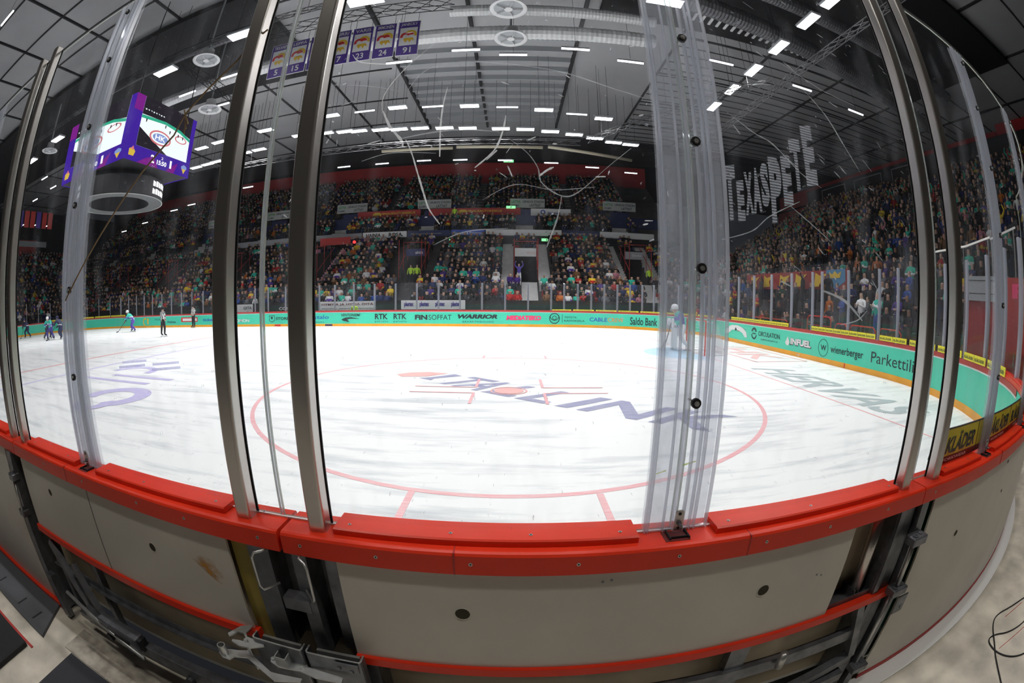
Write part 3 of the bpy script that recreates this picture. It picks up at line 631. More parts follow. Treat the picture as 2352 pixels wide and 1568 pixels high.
# yellow sponsor strips along the foot of the glass
def strip(a, b, z0, z1, n, label, txtm=True, name='BL\u00c5KL\u00c4DER'):
    e = empty('sponsor_strip', (*a, z0), label, 'sign')
    (ax, ay), (bx, by) = a, b; d = Vector((bx - ax, by - ay)); L = d.length; d.normalize(); nx, ny = -d.y, d.x
    if (nx * (-5 - ax) + ny * (15 - ay)) < 0: nx, ny = -nx, -ny
    def f(u, v, w=0): return (ax + d.x * u + nx * w, ay + d.y * u + ny * w, v)
    V = [f(0, z0), f(L, z0), f(L, z1), f(0, z1), f(0, z0, .015), f(L, z0, .015), f(L, z1, .015), f(0, z1, .015)]
    part(MB().add(V, [(0, 3, 2, 1), (4, 5, 6, 7), (0, 1, 5, 4), (1, 2, 6, 5), (2, 3, 7, 6), (3, 0, 4, 7)]), 'strip', 'yel', e)
    mb = MB()
    for k in range(n):
        u0 = L * (k + .08) / n; u1 = L * (k + .92) / n; put_text(mb, name, lambda a_, b_: f(a_, b_, .018), u0, u1, z0 + (z1 - z0) * .22, z0 + (z1 - z0) * .75, bold=.03)
        mb.add([f(L * k / n, z0, .017), f(L * k / n + .015, z0, .017), f(L * k / n + .015, z1, .017), f(L * k / n, z1, .017)], [(0, 1, 2, 3)])
    part(mb, 'lettering', 'ink', e)
strip((XR - .02, 20.3), (XR - .02, 15.1), 1.07, 1.21, 11, 'yellow sponsor strip at the foot of the end glass, left part')
strip((XR - .02, 13.5), (XR - .02, 9.95), 1.07, 1.22, 8, 'yellow sponsor strip at the foot of the end glass, right part')
for k, (a0, a1) in enumerate(((-1, -10), (-11, -20), (-21, -30), (-31, -40), (-41, -50))):
    q = lambda a: (XR - RC + (RC - .02) * math.cos(R(a)), YN + RC + (RC - .02) * math.sin(R(a)))
    strip(q(a0), q(a1), 1.07, 1.22, 2, f'yellow sponsor strip in the near corner, {ordn(k)} from the end boards')
strip((2.41, YF - .02), (XR - RF, YF - .02), 1.065, 1.14, 1, 'short yellow sponsor strip on the far boards before the corner')
def cq(a): return (XR - RF + (RF - .02) * math.cos(R(a)), YF - RF + (RF - .02) * math.sin(R(a)))
for k, (a0, a1) in enumerate(((89, 78), (77, 66), (65, 54), (53, 42), (41, 30), (29, 18), (17, 4))):
    strip(cq(a0), cq(a1), 1.065, 1.15, 1, f'yellow sponsor strip in the far right corner, {ordn(k)} from the left')
def lq(a): return (XL + RC + (RC - .02) * math.cos(R(a)), YF - RC + (RC - .02) * math.sin(R(a)))
for k, (a0, a1) in enumerate(((90, 105), (106, 120), (121, 140), (141, 160))):
    strip(lq(a1), lq(a0), 1.065, 1.2, 2, f'yellow sponsor strip in the far left corner, {ordn(k)} from the right')
# ------------------------------------------------------------------ near boards (x runs along, y towards the ice)
NC = (XR - RC, YN + RC)
def nwarp(x, y, z):
    if x <= NC[0]: return (x, y, z)
    a = (x - NC[0]) / RC; r = RC + (YN - y)
    return (NC[0] + r * math.sin(a), NC[1] - r * math.cos(a), z)
def run(mb, x0, x1, prof, mi=0, n=None):
    """closed profile [(y,z)] swept along x, bending with the near corner"""
    n = n or max(1, int((x1 - x0) / .25)); m_ = len(prof); V = []
    for i in range(n + 1):
        x = x0 + (x1 - x0) * i / n; V += [nwarp(x, y, z) for y, z in prof]
    F = [tuple(range(m_)), tuple(range((n + 1) * m_ - 1, n * m_ - 1, -1))]
    F += [(i * m_ + k, (i + 1) * m_ + k, (i + 1) * m_ + (k + 1) % m_, i * m_ + (k + 1) % m_) for i in range(n) for k in range(m_)]
    return mb.add(V, [tuple(reversed(f)) for f in F], mi)
def rect(y0, y1, z0, z1, b=.0):
    if not b: return [(y0, z0), (y1, z0), (y1, z1), (y0, z1)]
    return [(y0 + b, z0), (y1 - b, z0), (y1, z0 + b), (y1, z1 - b), (y1 - b, z1), (y0 + b, z1), (y0, z1 - b), (y0, z0 + b)]
RAIL = [(1.215, 1.035), (1.395, 1.035), (1.402, 1.045), (1.402, 1.112), (1.394, 1.12), (1.232, 1.12), (1.222, 1.116), (1.216, 1.108)]
GT = 3.68
def screws(mb, xs, y, z, axis):
    for x in xs:
        X, Y, Z = nwarp(x, y, z)
        if axis == 'z': mb.disc((X, Y, Z), .0065, 'z', .0015, 12, 1, r2=.0035); mb.disc((X, Y, Z), .0035, 'z', .0008, 8, 2)
        else: mb.disc((X, Y - .0015, Z), .0065, 'y', .0015, 12, 1, r2=.0035); mb.disc((X, Y - .001, Z), .0035, 'y', .001, 8, 2)
def cap(x0, x1, p, blocks, sc, sf):
    r = part(run(MB(), x0, x1, RAIL), 'cap_rail', 'red', p)
    for a, b in blocks:
        mb = run(MB(), a, b, [(1.262, 1.1205), (1.386, 1.1205), (1.388, 1.144), (1.384, 1.146), (1.268, 1.146), (1.262, 1.141)])
        o = mb.build('raised_strip', 'red'); childof(o, r)
    mb = MB(); screws(mb, sc, 1.30, 1.1465, 'z'); screws(mb, sf, 1.2155, 1.078, 'y')
    o = mb.build('screws', ['red', 'zinc', 'blackm']); childof(o, r); return r
def glass(x0, x1, p, m='pane', z0=1.122, label=None):
    mb = run(MB(), x0, x1, rect(1.334, 1.345, z0, GT)); 
    # side edges and top edge get the milky edge look
    g = part(mb, 'glass_pane', m, p, label=label)
    e = MB()
    for x in (x0, x1): run(e, x - .001, x + .001, rect(1.3335, 1.3455, z0, GT), n=1)
    run(e, x0, x1, rect(1.3335, 1.3455, GT - .001, GT + .002)); run(e, x0, x1, rect(1.3335, 1.3455, z0 - .001, z0 + .004))
    o = e.build('pane_edges', 'edge'); childof(o, g)
    o = run(MB(), x0, x1, rect(1.318, 1.3325, GT - .008, GT + .004)).build('top_gasket', 'black'); childof(o, g); return g
def pole(x, p, z0=1.12, hw=.034, gask=0):
    prof = []
    for (cx_, cy_, a0) in ((x + hw - .012, 1.315, 0), (x - hw + .012, 1.315, 90), (x - hw + .012, 1.274, 180), (x + hw - .012, 1.274, 270)):
        for k in range(5): a = R(a0 + 22.5 * k); prof.append((cx_ + .012 * math.cos(a), cy_ + .012 * math.sin(a)))
    mb = MB(); V = [nwarp(u, v, z) for z in (z0, GT + .02) for u, v in prof]; n = len(prof)
    mb.add(V, [tuple(range(n - 1, -1, -1)), tuple(range(n, 2 * n))] + [(i, (i + 1) % n, n + (i + 1) % n, n + i) for i in range(n)])
    o = part(mb, 'post', 'alu', p, smooth=False)
    g = MB()
    run(g, x - hw - .003, x + hw + .003, rect(1.3275, 1.333, z0, GT), n=1)
    q = g.build('rubber_gasket', 'black'); childof(q, o); return o
def edge_strip(x0, x1, p): part(run(MB(), x0, x1, rect(1.3345, 1.3445, 1.13, GT - .02), n=1), 'edge_strip', 'acrylrib', p)
def joint(x, p, bolts=(1.584, 2.0, 2.41, 2.82, 3.22, 3.55), w=.106, label=None):
    a = MB(); run(a, x - w, x + w, rect(1.347, 1.353, 1.125, GT - .03), n=1)
    run(a, x - w, x - .014, rect(1.318, 1.326, 1.125, GT - .03), n=1); run(a, x + .022, x + w, rect(1.318, 1.326, 1.125, GT - .03), n=1)
    j = part(a, 'clear_joint_strip', 'acryl', p, label='clear acrylic joint strip')
    b = MB()
    for dx, ww in ((-w, .004), (-w + .012, .003), (-.05, .002), (-.014, .005), (.020, .005), (.048, .004), (.066, .004), (w - .004, .004)):
        run(b, x + dx, x + dx + ww, rect(1.310, 1.333, 1.125, GT - .03), n=1)
    o = b.build('strip_ribs', 'acrylrib'); childof(o, j)
    for z in bolts:
        c = MB(); X, Y, _ = nwarp(x + .008, 1.29, z)
        c.tube([(X, Y, z), (X, 1.36 + (Y - 1.29), z)], .005, 8, 1).disc((X, Y, z), .0165, 'y', .012, 20, 0, r2=.007).disc((X, Y - .006, z), .0085, 'y', .010, 6, 1).disc((X, Y - .010, z), .004, 'y', .006, 8, 1)
        o = c.build('bolt', ['black', 'zinc']); childof(o, j)
    c = MB(); X, Y, _ = nwarp(x, 1.296, 1.17)
    c.prism([(X - .016, 1.135), (X + .016, 1.135), (X + .016, 1.205), (X + .010, 1.213), (X - .010, 1.213), (X - .016, 1.205)], lambda u, v, w_=0: (u, Y + w_, v), .005)
    c.disc((X, Y - .008, 1.165), .010, 'y', .008, 6, 1).tube([(X, Y - .026, 1.163), (X, Y, 1.165)], .005, 8, 1).disc((X, Y - .002, 1.20), .006, 'y', .003, 10, 2).disc((X, Y - .002, 1.145), .005, 'y', .003, 10, 2)
    o = c.build('base_bracket', ['zinc', 'steel', 'black']); childof(o, j)
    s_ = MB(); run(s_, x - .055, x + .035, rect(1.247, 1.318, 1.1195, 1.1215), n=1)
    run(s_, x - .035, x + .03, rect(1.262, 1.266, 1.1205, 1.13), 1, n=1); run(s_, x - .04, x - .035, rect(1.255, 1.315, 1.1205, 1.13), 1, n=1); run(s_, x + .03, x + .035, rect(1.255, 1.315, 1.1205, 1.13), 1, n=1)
    o = s_.build('notch_shade', [mat('notch_shade_red', (.13, .01, .008), .6), 'blackm']); childof(o, j)  # flat plate for the rail notch; its shade is put into the dark colours
    return j
def hole(mb, x, z, r=.026, y=1.2345):
    X, Y, _ = nwarp(x, y, z); mb.disc((X, Y - .001, z), r, 'y', .002, 24, 1).disc((X, Y - .002, z), r + .003, 'y', .002, 24, 0, r2=r)

# ---- right gate leaf
gr = empty('rink_gate', (.55, 1.3, FLOORZ), 'white gate leaf in the middle with red cap rail, glass and clear joint', 'gate')
cap(-.796, 1.905, gr, [(-.60, .412), (.70, 1.705)], [-.55, -.2, .06, .355, .76, 1.15, 1.66], [-.72, -.44, -.13, .21, .55, .90, 1.22, 1.6])
part(run(MB(), -.185, -.180, rect(1.214, 1.38, 1.034, 1.1205)).add([], []), 'rail_seam', 'reddark', gr)
part(run(MB(), .822, .827, rect(1.214, 1.38, 1.034, 1.1205)), 'rail_seam', 'reddark', gr)
part(run(MB(), .565, 1.9, rect(1.334, 1.345, 1.1215, 1.1225)).add([], []), 'glass_bead', 'white', gr) if False else None
g1 = glass(-.833, .545, gr); g2 = glass(.565, 1.895, gr)
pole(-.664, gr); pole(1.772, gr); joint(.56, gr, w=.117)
edge_strip(-.845, -.839, gr); edge_strip(1.902, 1.908, gr)
part(run(MB(), -.83, .56, rect(1.326, 1.334, 1.1205, 1.1265)), 'glass_bead', 'white', gr); part(run(MB(), .56, 1.90, rect(1.326, 1.334, 1.1205, 1.1265)), 'glass_bead', 'white', gr)
mb = MB().box(-.598, 1.418, 1.235, 1.247, .548, 1.034); pb = part(mb, 'back_panel', 'panel', gr, label='white outer panel with two round holes')
M['holed'] = mat('hole_dark', (.035, .03, .015), .8)
for hx_, hz_ in ((-.167, .843), (.968, .826)): mb = MB(); hole(mb, hx_, hz_); o = mb.build('hole', ['panel', 'holed']); childof(o, pb)
mb = MB()
for x, z in ((.30, .985), (.33, .99), (1.25, .83), (1.28, .82)): mb.disc((x, 1.2335, z), .005, 'y', .0015, 8)
o = mb.build('scuffs', 'steel'); childof(o, pb)
part(MB().box(-.80, 1.92, 1.385, 1.397, -.05, 1.034), 'inner_panel', 'ply', gr, label='beige inner panel')
part(run(MB(), -.60, 1.915, rect(1.218, 1.262, .504, .553, .004)), 'kick_strip', 'red', gr, label='red strip along the foot of the panel')
mb = MB().box(1.42, 1.90, 1.262, 1.384, .535, .55).box(1.40, 1.90, 1.262, 1.268, .55, .58).box(1.63, 1.636, 1.27, 1.38, .55, .60); part(mb, 'steel_shelf', 'steel', gr)
part(MB().tube([(1.665, 1.31, .552), (1.665, 1.31, 1.034)], .033, 20), 'round_pipe', 'alu', gr, smooth=True)
mb = MB().box(1.755, 1.90, 1.25, 1.38, -.2, 1.034); mb.box(1.76, 1.80, 1.235, 1.25, .3, 1.03); part(mb, 'frame_upright', 'steel', gr)
mb = MB().box(.93, 1.02, 1.25, 1.30, -.24, .504).box(1.02, 1.03, 1.25, 1.36, -.24, .504); part(mb, 'frame_upright', 'steel', gr)
mb = MB().box(-.60, -.53, 1.25, 1.38, -.2, 1.034); part(mb, 'frame_upright', 'steel', gr)
mb = MB().box(-.55, 1.76, 1.23, 1.27, .30, .335).box(-.55, 1.76, 1.23, 1.236, .26, .30).box(-.55, 1.76, 1.16, 1.22, -.02, .04); part(mb, 'frame_rail', 'steel', gr)
part(MB().bar((1.70, 1.25, .50), (1.80, 1.22, .12), .05, .05).bar((1.80, 1.22, .12), (1.2, 1.2, .02), .05, .05), 'brace', 'steel', gr)
part(MB().tube([(1.22, 1.20, .30), (1.22, 1.20, .40)], .022, 14), 'pin', 'zinc', gr, smooth=True)
# latch channels and handles under the gap between the leaves
def cchan(x0, x1, y0, y1, z0, z1, t=.006, rr=.012):
    P = [(x0, y1), (x0, y0 + rr), (x0 + rr * .3, y0 + rr * .3), (x0 + rr, y0), (x1 - rr, y0), (x1 - rr * .3, y0 + rr * .3), (x1, y0 + rr), (x1, y1), (x1 - t, y1), (x1 - t, y0 + rr), (x1 - rr, y0 + t), (x0 + rr, y0 + t), (x0 + t, y0 + rr), (x0 + t, y1)]
    V = [(x, y, z) for z in (z0, z1) for x, y in P]; n = 14
    top = [(0, 1, 12, 13), (1, 2, 3, 4, 5, 6, 9, 10, 11, 12) if False else (1, 2, 3, 11, 12), (3, 4, 10, 11), (4, 5, 6, 9, 10), (6, 7, 8, 9)]
    F = [tuple(reversed(f)) for f in top] + [tuple(i + n for i in f) for f in top] + [(i, (i + 1) % n, n + (i + 1) % n, n + i) for i in range(n)]
    return MB().add(V, F)
part(cchan(-.785, -.55, 1.135, 1.185, -.20, .595), 'latch_channel', 'steel', gr)
part(MB().box(-.785, -.735, 1.245, 1.30, .50, 1.034).box(-.735, -.725, 1.245, 1.38, .50, 1.034).box(-.655, -.60, 1.26, 1.30, .55, 1.034).box(-.79, -.60, 1.365, 1.375, .5, 1.034), 'closing_frame', 'steel', gr)
def handle(x, p, zt=1.03, zb=.855, flip=1):
    part(MB().tube([(x + .05 * flip, 1.25, zt - .005), (x + .035 * flip, 1.20, zt), (x + .01 * flip, 1.185, zt - .005), (x, 1.18, zt - .025), (x, 1.18, zb + .02), (x + .01 * flip, 1.185, zb), (x + .06 * flip, 1.24, zb + .01)], .0055, 10), 'handle', 'zinc', p, smooth=True)
handle(-.693, gr, 1.03, .845, -1)
part(MB().box(-.835, -.722, 1.185, 1.19, .785, .84).box(-.835, -.722, 1.19, 1.245, .835, .84), 'lock_plate', 'steel', gr)
# square socket and latch plate (right)
mb = MB(); sx, sy = -0.891, 1.116
mb.box(sx - .026, sx + .026, sy - .026, sy - .022, .507, .562).box(sx - .026, sx + .026, sy + .022, sy + .026, .507, .562).box(sx - .026, sx - .022, sy - .022, sy + .022, .507, .562).box(sx + .022, sx + .026, sy - .022, sy + .022, .507, .562)
part(mb, 'square_socket', 'zinc', gr)
mb = MB().prism([(-0.962, 1.12), (-0.957, 1.17), (-0.81, 1.161), (-0.794, 1.132), (-0.634, 1.115), (-0.633, 1.083), (-0.744, 1.079), (-0.822, 1.095), (-0.913, 1.085), (-0.954, 1.102)], lambda u, v, w=0: (u, v, .50 + w), .007)
for x, y in [(-0.949, 1.119), (-0.812, 1.113)]: mb.disc((x, y, .507), .010, 'z', .008, 6)
part(mb, 'latch_plate', 'zinc', gr)
part(cchan(-.785, -.55, 1.135, 1.185, .595, .598, .007), 'channel_rim', 'zinc', gr); part(MB().box(-.745, -.565, 1.166, 1.180, .10, .595), 'channel_insert', 'zinc', gr)
part(MB().box(-.66, -.56, 1.12, 1.128, .545, .59).disc((-.64, 1.113, .56), .009, 'y', .008, 6).disc((-.59, 1.113, .55), .009, 'y', .008, 6), 'stop_plate', 'steel', gr)
part(MB().box(-.80, -.45, 1.14, 1.20, -.2, .18), 'lower_arm', 'steel', gr)

# ---- left gate leaf
gl = empty('rink_gate', (-2.1, 1.3, FLOORZ), 'white gate leaf left of the middle with orange stain and steel undercarriage', 'gate')
cap(-3.155, -.812, gl, [(-2.94, -2.22), (-1.99, -1.075)], [-2.85, -2.35, -1.9, -1.6, -1.14, -.90], [-3.05, -2.6, -2.1, -1.6, -1.28, -.9])
part(run(MB(), -2.30, -2.295, rect(1.214, 1.38, 1.034, 1.1205)), 'rail_seam', 'reddark', gl)
glass(-3.15, -2.12, gl); glass(-2.10, -.847, gl)
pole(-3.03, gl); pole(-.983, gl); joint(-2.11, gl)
part(run(MB(), -3.14, -.83, rect(1.326, 1.334, 1.1205, 1.1265)), 'glass_bead', 'white', gl)
mb = MB().box(-3.10, -1.085, 1.235, 1.247, .548, 1.034); pb = part(mb, 'back_panel', 'panel', gl, label='white outer panel with orange stain')
for hx_ in (-1.60, -2.657): mb = MB(); hole(mb, hx_, .845 + .04 * (hx_ < -2), .022); o = mb.build('hole', ['panel', 'holed']); childof(o, pb)
stm = bpy.data.materials.new('orange_stain'); stm.use_nodes = True; nt = stm.node_tree; nt.nodes.clear()
out = nt.nodes.new('ShaderNodeOutputMaterial'); tr = nt.nodes.new('ShaderNodeBsdfTransparent'); df = nt.nodes.new('ShaderNodeBsdfDiffuse'); df.inputs[0].default_value = (.62, .26, .015, 1); mx = nt.nodes.new('ShaderNodeMixShader')
tc = nt.nodes.new('ShaderNodeTexCoord'); gr_ = nt.nodes.new('ShaderNodeTexGradient'); gr_.gradient_type = 'SPHERICAL'; mp = nt.nodes.new('ShaderNodeMapping'); mp.inputs['Location'].default_value = (-.5 * 2, 0, -.45 * 2); mp.inputs['Scale'].default_value = (2, 0, 2)
nz = nt.nodes.new('ShaderNodeTexNoise'); nz.inputs['Scale'].default_value = 7; nz.inputs['Detail'].default_value = 5; mu = nt.nodes.new('ShaderNodeMath'); mu.operation = 'MULTIPLY'; mr = nt.nodes.new('ShaderNodeMapRange'); mr.inputs['From Min'].default_value = .16; mr.inputs['From Max'].default_value = .5; mr.inputs['To Max'].default_value = .75
nt.links.new(tc.outputs['Generated'], mp.inputs[0]); nt.links.new(mp.outputs[0], gr_.inputs[0]); nt.links.new(tc.outputs['Generated'], nz.inputs['Vector']); nt.links.new(gr_.outputs['Fac'], mu.inputs[0]); nt.links.new(nz.outputs['Fac'], mu.inputs[1])
nt.links.new(mu.outputs[0], mr.inputs['Value']); nt.links.new(mr.outputs[0], mx.inputs[0]); nt.links.new(tr.outputs[0], mx.inputs[1]); nt.links.new(df.outputs[0], mx.inputs[2]); nt.links.new(mx.outputs[0], out.inputs[0])
o = MB().add([(-1.38, 1.2342, .90), (-1.15, 1.2342, .74), (-1.10, 1.2342, .82), (-1.16, 1.2342, .91), (-1.30, 1.2342, .94)], [(0, 1, 2, 3, 4)]).build('stain', stm); childof(o, pb)
o = MB().box(-2.112, -2.108, 1.2335, 1.235, .55, 1.034).build('panel_joint', 'seam'); childof(o, pb)
part(MB().box(-3.30, -.80, 1.385, 1.397, -.05, 1.034), 'inner_panel', 'ply', gl, label='beige inner panel')
part(MB().box(-1.085, -.99, 1.27, 1.28, .5, 1.034), 'edge_panel', 'yellowply', gl, label='olive yellow edge panel')
part(run(MB(), -3.12, -1.06, rect(1.218, 1.262, .504, .553, .004)), 'kick_strip', 'red', gl, label='red strip along the foot of the panel')
part(cchan(-1.035, -.80, 1.135, 1.185, -.20, .595), 'latch_channel', 'steel', gl)
part(MB().box(-.99, -.90, 1.25, 1.30, .50, 1.034).box(-.90, -.89, 1.25, 1.38, .5, 1.034).box(-.985, -.815, 1.365, 1.375, .5, 1.034), 'closing_frame', 'steel', gl)
handle(-.925, gl)
mb = MB().prism([(-1.167, 1.133), (-1.135, 1.206), (-1.082, 1.235), (-1.089, 1.172), (-1.075, 1.151), (-0.986, 1.143), (-0.976, 1.126), (-1.031, 1.09), (-1.079, 1.082), (-1.123, 1.093), (-1.128, 1.106), (-1.096, 1.114), (-1.076, 1.116), (-1.077, 1.143), (-1.102, 1.166), (-1.129, 1.165), (-1.142, 1.138), (-1.155, 1.121)], lambda u, v, w=0: (u, v, .565 + w), .008)
part(mb, 'latch_hook', 'zinc', gl); part(MB().tube([(-1.062, 1.12, .40), (-1.062, 1.12, .585)], .009, 6), 'latch_pin', 'zinc', gl)
mb = MB().prism([(-1.205, 1.058), (-1.201, 1.088), (-1.164, 1.104), (-1.126, 1.115), (-1.089, 1.133), (-0.935, 1.051), (-0.902, 1.052), (-0.795, 1.063), (-0.796, 1.043), (-0.901, 1.006), (-1.07, 1.089), (-1.128, 1.068), (-1.14, 1.039), (-1.173, 1.037)], lambda u, v, w=0: (u, v, .49 + w), .007); mb.disc((-1.18, 1.069, .497), .020, 'z', .05, 18, r2=.015); part(mb, 'latch_arm', 'zinc', gl)
part(cchan(-1.035, -.80, 1.135, 1.185, .595, .598, .007), 'channel_rim', 'zinc', gl); part(MB().box(-.995, -.815, 1.166, 1.180, .10, .595), 'channel_insert', 'zinc', gl)
mb = MB().box(-3.05, -1.10, 1.225, 1.262, .27, .276).box(-3.05, -1.10, 1.256, 1.262, .276, .32); part(mb, 'frame_rail', 'steel', gl)
mb = MB().box(-2.60, -1.0, 1.11, 1.17, .06, .14).box(-2.9, -1.0, 1.19, 1.215, -.10, -.06); part(mb, 'frame_rail', 'steel', gl)
part(MB().tube([(-2.75, 1.10, .21), (-1.95, 1.06, .085)], .014, 12), 'draw_rod', 'zinc', gl, smooth=True)
for x in (-2.42, -3.0): part(MB().box(x, x + .05, 1.25, 1.30, -.15, .504), 'frame_upright', 'steel', gl)
part(MB().bar((-2.62, 1.20, .42), (-2.35, 1.15, .05), .05, .04).bar((-2.98, 1.24, .46), (-2.6, 1.2, .05), .06, .05), 'brace', 'steel', gl)
mb = MB().box(-2.36, -1.98, 1.07, 1.16, .10, .20, bev=.008); mb.box(-2.2, -2.06, 1.065, 1.075, .13, .15, 1)
for x in (-2.32, -2.26, -2.02): mb.disc((x, 1.066, .17), .006, 'y', .006, 6)
mb.box(-1.985, -1.95, 1.09, 1.15, .11, .19, 1); part(mb, 'carriage_box', ['steel', 'black'], gl)
mb = MB()
for x in (-2.33, -2.12, -1.62, -1.2): mb.disc((x, 1.08, .045), .03, 'y', .03, 16)
part(mb, 'rollers', 'black', gl)
part(MB().box(-3.34, -3.25, 1.20, 1.36, -.22, 1.034).box(-3.22, -3.14, 1.16, 1.22, -.22, .15), 'frame_upright', 'steel', gl)
def clamp(x, z, p):
    part(MB().box(x - .05, x + .04, 1.16, 1.24, z - .02, z + .03, bev=.006).disc((x - .02, 1.17, z + .03), .016, 'z', .006, 14, r2=.009).disc((x + .02, 1.19, z + .03), .012, 'z', .004, 12), 'hinge_clamp', 'steel', p)
for z in (.86, .60): clamp(-3.27, z, gl)
part(MB().tube([(-3.28, 1.19, .86), (-3.25, 1.17, .60)], .012, 10), 'hinge_rod', 'zinc', gl, smooth=True)
# ---- fixed board sections
fr = empty('board_section', (3.3, 1.4, FLOORZ), 'white curved board section right of the gates with red cap rail', 'rink board')
cap(1.912, 9.3, fr, [(2.14, 2.66), (2.92, 3.84), (4.07, 5.2), (5.5, 9.1)], [2.2, 2.5, 2.9, 3.6], [2.02, 2.6, 3.2])
part(run(MB(), 3.02, 3.025, rect(1.214, 1.38, 1.034, 1.1205)), 'rail_seam', 'reddark', fr)
glass(1.913, 2.79, fr, 'pane'); glass(2.81, 3.94, fr, 'paneclean'); glass(3.96, 5.2, fr, 'paneclean'); glass(5.22, 7.2, fr, 'paneclean')
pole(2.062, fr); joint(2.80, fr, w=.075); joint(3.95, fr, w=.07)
mb = run(MB(), 2.075, 9.3, rect(1.235, 1.247, -.20, 1.034)); pb = part(mb, 'back_panel', 'panel', fr)
for hx_, hz_, hr_ in ((2.53, .70, .020), (3.35, .98, .012), (3.4, .75, .012)): mb = MB(); hole(mb, hx_, hz_, hr_); o = mb.build('hole', ['panel', 'holed']); childof(o, pb)
part(run(MB(), 2.075, 9.3, rect(1.228, 1.236, -.235, -.205)), 'kick_strip', 'reddark', fr)
part(run(MB(), 2.0, 9.3, rect(1.09, 1.24, -.25, -.236)), 'base_frost', 'white', fr)
part(run(MB(), 1.93, 2.08, rect(1.30, 1.31, -.20, 1.034)), 'edge_panel', 'yellowply', fr, label='olive yellow edge panel')
part(MB().box(1.925, 1.99, 1.22, 1.36, -.22, 1.034), 'frame_upright', 'steel', fr)
for z in (.86, .56, .0):
    part(MB().box(1.85, 1.97, 1.14, 1.22, z - .02, z + .03, bev=.006).disc((1.88, 1.17, z + .03), .018, 'z', .006, 14, r2=.010).disc((1.93, 1.18, z + .03), .014, 'z', .005, 12), 'hinge_clamp', 'steel', fr)
part(MB().tube([(1.90, 1.18, .84), (1.90, 1.18, .60)], .014, 10).tube([(1.89, 1.19, .54), (1.90, 1.2, .02)], .012, 10), 'hinge_rod', 'zinc', fr, smooth=True)
part(MB().box(1.94, 2.03, 1.15, 1.16, .40, .52, bev=.004).disc((2.0, 1.145, .44), .012, 'y', .006, 12), 'hinge_tab', 'steel', fr)
# sponsor board on the near glass
e = empty('sponsor_board', (*nwarp(3.2, 1.36, 1.15)[:2], 1.15), 'large yellow sponsor board at the foot of the near glass, right side', 'sign')
part(run(MB(), 2.12, 5.1, rect(1.350, 1.358, 1.185, 1.335)), 'board', 'yel', e)
part(run(MB(), 2.12, 5.1, rect(1.3495, 1.3585, 1.148, 1.185)), 'lower_band', [mat('dark_red_band', (.16, .01, .01), .5)], e)
part(run(MB(), 2.12, 5.1, rect(1.3485, 1.359, 1.332, 1.338)), 'frame', 'black', e)
for k in range(4):
    x0 = 2.16 + k * .70 - (.12 if k == 0 else 0) ; mb = MB()
    put_text(mb, 'BL\u00c5KL\u00c4DER', lambda a, b: nwarp(a + .03 * b, 1.3475, 1.20 + .115 * b), x0, x0 + .60, 0, 1, bold=.03)
    o = part(mb, 'lettering', 'ink', e); mb = MB(); put_text(mb, 'WORKWEAR', lambda a, b: nwarp(a, 1.3475, 1.157 + .018 * b), x0 + .14, x0 + .5, 0, 1, bold=.02); part(mb, 'lettering', 'white', e)
    part(run(MB(), x0 + .645, x0 + .65, rect(1.3475, 1.350, 1.148, 1.335)), 'divider', 'black', e)
fl = empty('board_section', (-4.5, 1.4, FLOORZ), 'white board section at the far left edge beside the rubber ramp', 'rink board')
cap(-6.2, -3.165, fl, [(-6.1, -4.35), (-4.08, -3.40)], [-3.55, -4.0], [-3.5, -4.2])
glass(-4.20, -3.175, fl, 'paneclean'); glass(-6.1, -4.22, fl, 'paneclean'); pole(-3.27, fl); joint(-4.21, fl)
edge_strip(-3.166, -3.160, fl)
mb = MB().box(-6.2, -3.46, 1.235, 1.247, -.20, 1.034); part(mb, 'back_panel', 'panel', fl)
part(MB().box(-6.2, -3.30, 1.20, 1.247, -.235, -.20), 'kick_strip', 'red', fl)
part(MB().box(-3.46, -3.34, 1.27, 1.28, -.2, 1.034), 'edge_panel', 'yellowply', fl, label='olive yellow edge panel')
# near boards beyond the frame edge, inner face
mb = MB().box(-34, -.812, 1.398, 1.402, 0, 1.034).box(-.80, 1.9, 1.398, 1.402, 0, 1.034); run(mb, 1.92, 9.3, rect(1.398, 1.402, 0, 1.034)); T(mb.build('near_board_face', 'mint'), 'inner face of the near rink boards behind the gates', 'rink boards')

# ---- scuffs on the glass (thin raised marks on the outer pane)
def marks(p, lines, m='scratch', name='scratches'):
    mb = MB()
    for pts, wd in lines:
        P = [Vector((x, 1.3335 + (0), z)) for x, z in pts]
        # smooth the polyline
        Q = []
        for i in range(len(P) - 1):
            p0, p1, p2, p3 = P[max(i - 1, 0)], P[i], P[i + 1], P[min(i + 2, len(P) - 1)]
            for k in range(6):
                t = k / 6; Q.append(.5 * ((2 * p1) + (p2 - p0) * t + (2 * p0 - 5 * p1 + 4 * p2 - p3) * t * t + (3 * p1 - p0 - 3 * p2 + p3) * t ** 3))
        Q.append(P[-1]); n = len(Q)
        for i, q in enumerate(Q):
            d = (Q[min(i + 1, n - 1)] - Q[max(i - 1, 0)]).normalized(); s_ = Vector((-d.z, 0, d.x)); w_ = wd * (.35 + .65 * math.sin(math.pi * (i + .4) / n)) * random.uniform(.6, 1.2)
            mb.v += [tuple(q + s_ * w_ * .5), tuple(q - s_ * w_ * .5)]
            if i: b = len(mb.v) - 4; mb.f.append((b, b + 1, b + 3, b + 2)); mb.m.append(0)
    mb.v = [nwarp(*v) for v in mb.v]
    o = mb.build(name, m); childof(o, p); return o
K = lambda pts: [(x * .966, 1.9 + (z - 1.9) * .966) for x, z in pts]      # traced at y=1.38, pane face at 1.333
